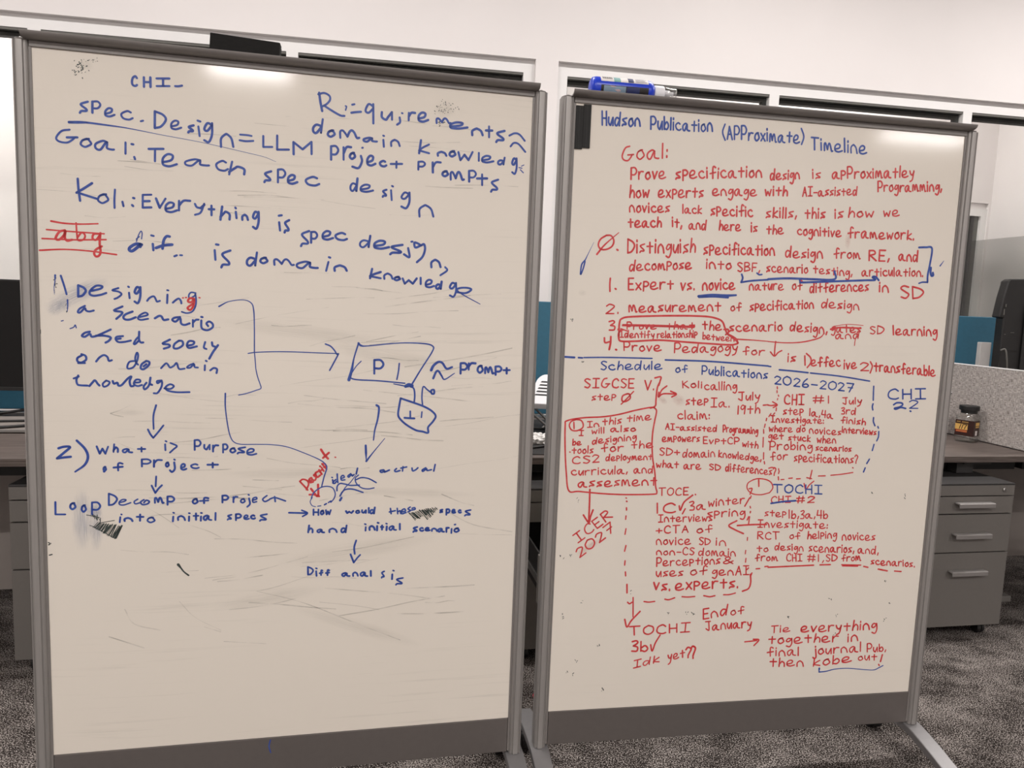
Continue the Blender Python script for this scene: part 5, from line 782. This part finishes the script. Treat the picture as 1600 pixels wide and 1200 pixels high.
# dark pad with bright front edge lying on the left desk, cables on top of it
ct = desk_thing('cable_tray', 'shallow grey tray with bright front lip on the left desk under the monitor', 'tray', -.60, .455, DH)
obj('tray_floor', B(0, .62, .0, .36, .004, .006), M['modesty'], ct)
obj('front_lip', B(0, .62, -.006, 0, .004, .014), M['steel'], ct, .001)
obj('tray_pad', B((.02, .06, .02, .05, 0, .004), (.56, .60, .02, .05, 0, .004), (.02, .06, .30, .33, 0, .004), (.56, .60, .30, .33, 0, .004)), M['black_plastic'], ct)
mo.location = T(-.50, .835, DH)
def cable(name, label, pts, r, m='black_plastic'):
    o = obj(name, tube([T(a, b, z) for a, b, z in pts], r), M[m], smooth=True); tag(o, label, 'cable'); return o
cable('power_cable', 'black cable rising from the left desk beside the whiteboard post', [(-.62, .72, .7500), (-.45, .79, .7505), (-.33, .86, .757), (-.25, .87, .775), (-.21, .885, .80), (-.16, .90, .76), (-.10, .88, .7455)], .006)
cable('power_cable', 'nearly straight black cable crossing the left desk tray', [(-.75, .74, .744), (-.58, .65, .7505), (-.4, .655, .7485), (-.2, .68, .7485), (-.03, .72, .7485), (.1, .75, .744)], .0048)
cable('power_cable', 'pair of black cables nearest the bright lip of the left desk tray', [(-.75, .50, .744), (-.55, .50, .750), (-.35, .49, .749), (-.2, .53, .749), (-.05, .64, .749), (.12, .72, .744)], .006)
# white stand with slots, seen between the boards
def plate(bm, p, du, dv, th, corner=.03):
    n = du.cross(dv).normalized(); return n
FLc, FRc, BLc = T(1.815, .43, .880), T(2.14, .50, .858), T(1.925, .65, .985)
ls = thing('laptop_stand', 'white slotted laptop stand on crossed silver legs in the gap between whiteboards', 'stand', T(1.98, .5, DH), 0)
e1, e2 = (FRc - FLc), (BLc - FLc); nn = e1.cross(e2).normalized(); L1, L2 = e1.length, e2.length
Rm = Matrix((e1.normalized(), (nn.cross(e1.normalized())).normalized(), nn)).transposed()
def lsp(u, v, w_): return FLc + e1 * u + e2 * v + nn * w_ - T(1.98, .5, DH)
def rounded(u0, u1, v0, v1, r, ru):
    o = []
    for cu, cv, a0 in ((u1 - ru, v1 - r, 0), (u0 + ru, v1 - r, 90), (u0 + ru, v0 + r * .3, 180), (u1 - ru, v0 + r * .3, 270)):
        for k in range(6):
            t = math.radians(a0 + 18 * k); rr = r if a0 < 180 else r * .3; o.append((cu + ru * math.cos(t), cv + rr * math.sin(t)))
    return o
bm = bmesh.new(); ol = rounded(0, 1, 0, 1, .22, .10)
r0 = [bm.verts.new(lsp(u, v, 0)) for u, v in ol]; r1 = [bm.verts.new(lsp(u, v, -.030)) for u, v in ol]
for i in range(len(ol)): bm.faces.new((r0[i], r0[(i + 1) % len(ol)], r1[(i + 1) % len(ol)], r1[i]))
bm.faces.new(r0); bm.faces.new(r1[::-1]); top_ = obj('platform', bm, M['white_plastic'], ls, .004)
for k in range(5):
    v = .26 + .11 * k; u0, u1 = .07, .34
    bm = bmesh.new(); q = [bm.verts.new(lsp(u, vv, .0012)) for u, vv in ((u0, v), (u1, v), (u1 + .01, v + .045), (u0 + .01, v + .045))]; bm.faces.new(q)
    q2 = [bm.verts.new(x.co - nn * .001) for x in q]
    for i in range(4): bm.faces.new((q[i], q[(i + 1) % 4], q2[(i + 1) % 4], q2[i]))
    obj('vent_slot', bm, M['gasket'], top_)
loc0 = T(1.98, .5, DH)
for a_, b_ in (((1.80, .52, .868 + .05), (1.985, .52, .7468)), ((1.79, .46, .885), (1.955, .46, .7468)), ((2.10, .58, .875), (1.93, .58, .7468))):
    obj('strut', tube([T(*a_) - loc0, T(*b_) - loc0], .0055), M['steel'], ls)
# dark mat, cables and crumpled film on the middle desk
dm = obj('desk_mat', RB(1.55, 2.25, .045, .86, DH, DH + .003), M['black_matte']); tag(dm, 'dark desk mat on the middle desk in the gap between whiteboards', 'mat')
cable('power_cable', 'black cable lying behind the crumpled film on the middle desk', [(1.6, .45, .746), (1.8, .36, .747), (1.9, .38, .747), (2.1, .46, .746)], .006)
cable('power_cable', 'black cable lying in front of the crumpled film on the middle desk', [(1.6, .16, .745), (1.76, .14, .745), (1.90, .20, .745), (2.1, .22, .745)], .005)
cable('power_cable', 'black cable nearest the teal screen on the middle desk', [(1.6, .62, .746), (1.8, .60, .746), (2.0, .55, .747), (2.2, .62, .746)], .005)
bm = bmesh.new(); bmesh.ops.create_icosphere(bm, subdivisions=4, radius=1)
from mathutils import noise as mnoise
for v in bm.verts:
    n_ = mnoise.noise(v.co * 2.3) * .35 + abs(mnoise.noise(v.co * 5.1 + Vector((3, 1, 7)))) * .45
    q = v.co * (0.8 + n_); v.co = (q.x * .060, q.y * .050, max(q.z, -.55) * .026)
zmin = min(v.co.z for v in bm.verts)
for v in bm.verts: v.co.z -= zmin
bg = obj('plastic_bag', bm, M['bag']); bg.location = T(1.850, .275, DH + .0032); bg.rotation_euler = (0, 0, YAW)
tag(bg, 'crumpled clear plastic bag on the middle desk between the whiteboards', 'plastic bag')

# jar with a black lid on the right desk
JS = .084; JA = YAW + math.radians(-65.0)
jc = T(3.863, .359) + (T(3.899, .281) - T(3.863, .359)).normalized() * JS / 2
jd = (T(3.899, .281) - T(3.863, .359)).normalized(); jn = Vector((-jd.y, jd.x, 0))
jcen = jc + jn * JS / 2
JA = math.atan2(jd.y, jd.x)
jr = thing('spice_jar', 'square glass jar with black lid and dark label numbered 117 on right desk', 'jar', (jcen.x, jcen.y, DH), JA)
h_ = JS / 2
prof = [(h_ * .90, .001), (h_ * .985, .006), (h_, .012), (h_, .112), (h_ * .97, .120), (h_ * .84, .130), (h_ * .76, .134), (h_ * .76, .140)]
sq = [6, 7, 7, 7, 6, 3.4, 2.2, 2]
obj('glass_body', lathe(prof, 64, sq=sq), M['jar_glass'], jr, smooth=True)
obj('glass_base', lathe([(h_ * .86, .0035), (h_ * .93, .006), (h_ * .93, .009)], 64, sq=[6, 6, 6]), M['jar_glass'], jr)
ld = obj('lid', lathe([(h_ * .78, .1335), (h_ * .82, .135), (h_ * .82, .147), (h_ * .98, .148), (h_, .150), (h_, .166), (h_ * .96, .169), (h_ * .80, .1695)], 48), M['black_plastic'], jr, smooth=False)
lb = obj('label', B((-h_ + .006, h_ + .0006, -h_ - .0009, -h_ - .0003, .030, .103), (h_ + .0003, h_ + .0009, -h_ - .0006, h_ * .42, .030, .103)), M['label_brown'], jr)
yl = -h_ - .0012
obj('gold_panel', B(-h_ + .006, h_ * .42, yl, yl + .0003, .058, .085), M['label_gold'], lb)
obj('red_panel', B(-h_ + .010, h_ * .38, yl, yl + .0003, .046, .0565), M['label_red'], lb)
bm = bmesh.new()
for q in ([(-.017, .0615), (-.0115, .0825)], [(-.0075, .0615), (-.002, .0825)], [(.0005, .0825), (.0075, .0825), (.0145, .0825)], [(.0145, .0825), (.008, .072), (.0050, .0615)]): ribbon(bm, q, [.0033], yl - .0002)
obj('label_number', bm, M['label_black'], lb)
bm = bmesh.new()
for k in range(9):
    x = -h_ + .012 + k * .0056
    if k == 3: continue
    ribbon(bm, [(x, .091), (x + .002, .097), (x + .004, .092)], [.0012], yl - .0001)
for k in range(8): ribbon(bm, [(-h_ + .014 + k * .0058, .049), (-h_ + .017 + k * .0058, .053), (-h_ + .018 + k * .0058, .049)], [.001], yl - .0003)
obj('label_lettering', bm, M['label_gold'], lb)
obj('side_panel', B((h_ + .001, h_ + .0014, -h_ * .55, h_ * .34, .079, .094), (h_ + .001, h_ + .0014, -h_ * .5, h_ * .3, .070, .076)), M['label_gold'], lb)
obj('barcode_patch', B(h_ + .001, h_ + .0014, -h_ * .52, -h_ * .02, .034, .056), M['label_paper'], lb)
# small pink thing with a thin black wire beside the jar
pk = desk_thing('paper_carton', 'pale pink carton with a thin black straw, half hidden by the right whiteboard', 'carton', 3.908, .50, DH)
obj('carton', prism([(-.03, 0), (.025, 0), (.025, .125), (.018, .135), (-.022, .135), (-.03, .125)], 'y', -.02, .02), M['pink_card'], pk, .002)
obj('straw', tube([(.010, 0, .125), (.016, -.008, .150), (.022, -.018, .180), (.027, -.028, .212)], .0016), M['black_plastic'], pk)
obj('straw_tip', tube([(.027, -.028, .212), (.0274, -.029, .2155)], .0022), M['white_plastic'], pk)
# monitor seen from behind on the desk beyond the divider
m2 = desk_thing('monitor', 'tall black monitor seen edge-on beyond the fabric divider at right', 'monitor', 4.43, .62, DH)
pf = [(-.095, .315), (-.1275, .60 - .012), (-.095, .775), (-.08, .785), (.30, .80), (.30, .05), (-.105, .05)]
pf = [(-.1, .05), (-.1, .583), (-.128, .586), (-.112, .69), (-.093, .772), (-.078, .782), (.32, .80), (.32, .05)]
m2b = obj('housing', prism(pf, 'y', 0, .05), M['black_plastic'], m2, .006)
obj('screen', B(-.09, .31, .0505, .053, .09, .77), M['screen_dark'], m2)
obj('port_row', B((-.105, -.101, -.003, 0, .60, .63), (-.098, -.094, -.003, 0, .64, .655), (-.088, -.080, -.003, 0, .50, .503), (-.05, -.03, -.003, 0, .51, .5125)), M['gasket_grey'], m2b)
obj('rear_panel', B(.02, .29, -.012, 0, .10, .66), M['black_plastic'], m2, .006)
obj('stand_neck', B(-.165, -.102, .055, .08, .012, .455), M['neck'], m2, .002)
obj('base', B(-.17, .26, .06, .26, .0005, .012), M['steel'], m2, .003)
o = obj('signal_cable', tube([(-.118, -.02, .42), (-.10, -.03, .425), (-.09, -.035, .38), (-.075, -.03, .30), (-.07, -.02, .20), (-.07, -.02, .10)], .004), M['gasket_grey'], m2)
obj('cable_clip', B(-.11, .0, .0, .001, .41, .42), M['black_plastic'], m2)
# red marker cap on the carpet between the boards
rc = obj('marker_cap', lathe([(.006, 0), (.0085, .003), (.009, .010), (.009, .034), (.0075, .040), (.004, .042)], 20, axis='x'), M['red_plastic'], smooth=True)
rc.location = T(1.712, -.352, .0095); rc.rotation_euler = (0, 0, .5); tag(rc, 'small red marker cap lying on the carpet behind the whiteboard posts', 'marker cap')
# office chair mostly outside the frame at right: one caster of its star base shows
oc = desk_thing('office_chair', 'black office chair at the right edge, only a base caster in view', 'chair', 4.42, -.16)
for k in range(5):
    t = math.radians(188 + 72 * k); c, s = math.cos(t), math.sin(t)
    arm = obj('base_arm', tube([(c * .03, s * .03, .10), (c * .2, s * .2, .085), (c * .31, s * .31, .068)], .017), M['black_plastic'], oc)
    cb = lathe([(.026, -.022), (.030, -.016), (.030, .016), (.026, .022)], 20, axis='x'); bmesh.ops.rotate(cb, verts=cb.verts, cent=(0, 0, 0), matrix=Matrix.Rotation(t + .6, 3, 'Z')); bmesh.ops.translate(cb, verts=cb.verts, vec=(c * .31, s * .31, .0305))
    obj('caster', cb, M['black_plastic'], arm)
obj('column', lathe([(.03, .07), (.03, .25), (.02, .255), (.02, .42)], 20), M['black_plastic'], oc)
obj('seat', B(-.24, .24, -.24, .24, .42, .49), M['black_matte'], oc, .03, seg=4)
obj('backrest', B(-.22, .22, -.29, -.24, .56, 1.0), M['black_matte'], oc, .02, seg=4)
obj('back_bar', B(-.03, .03, -.31, -.285, .44, .75), M['black_plastic'], oc)
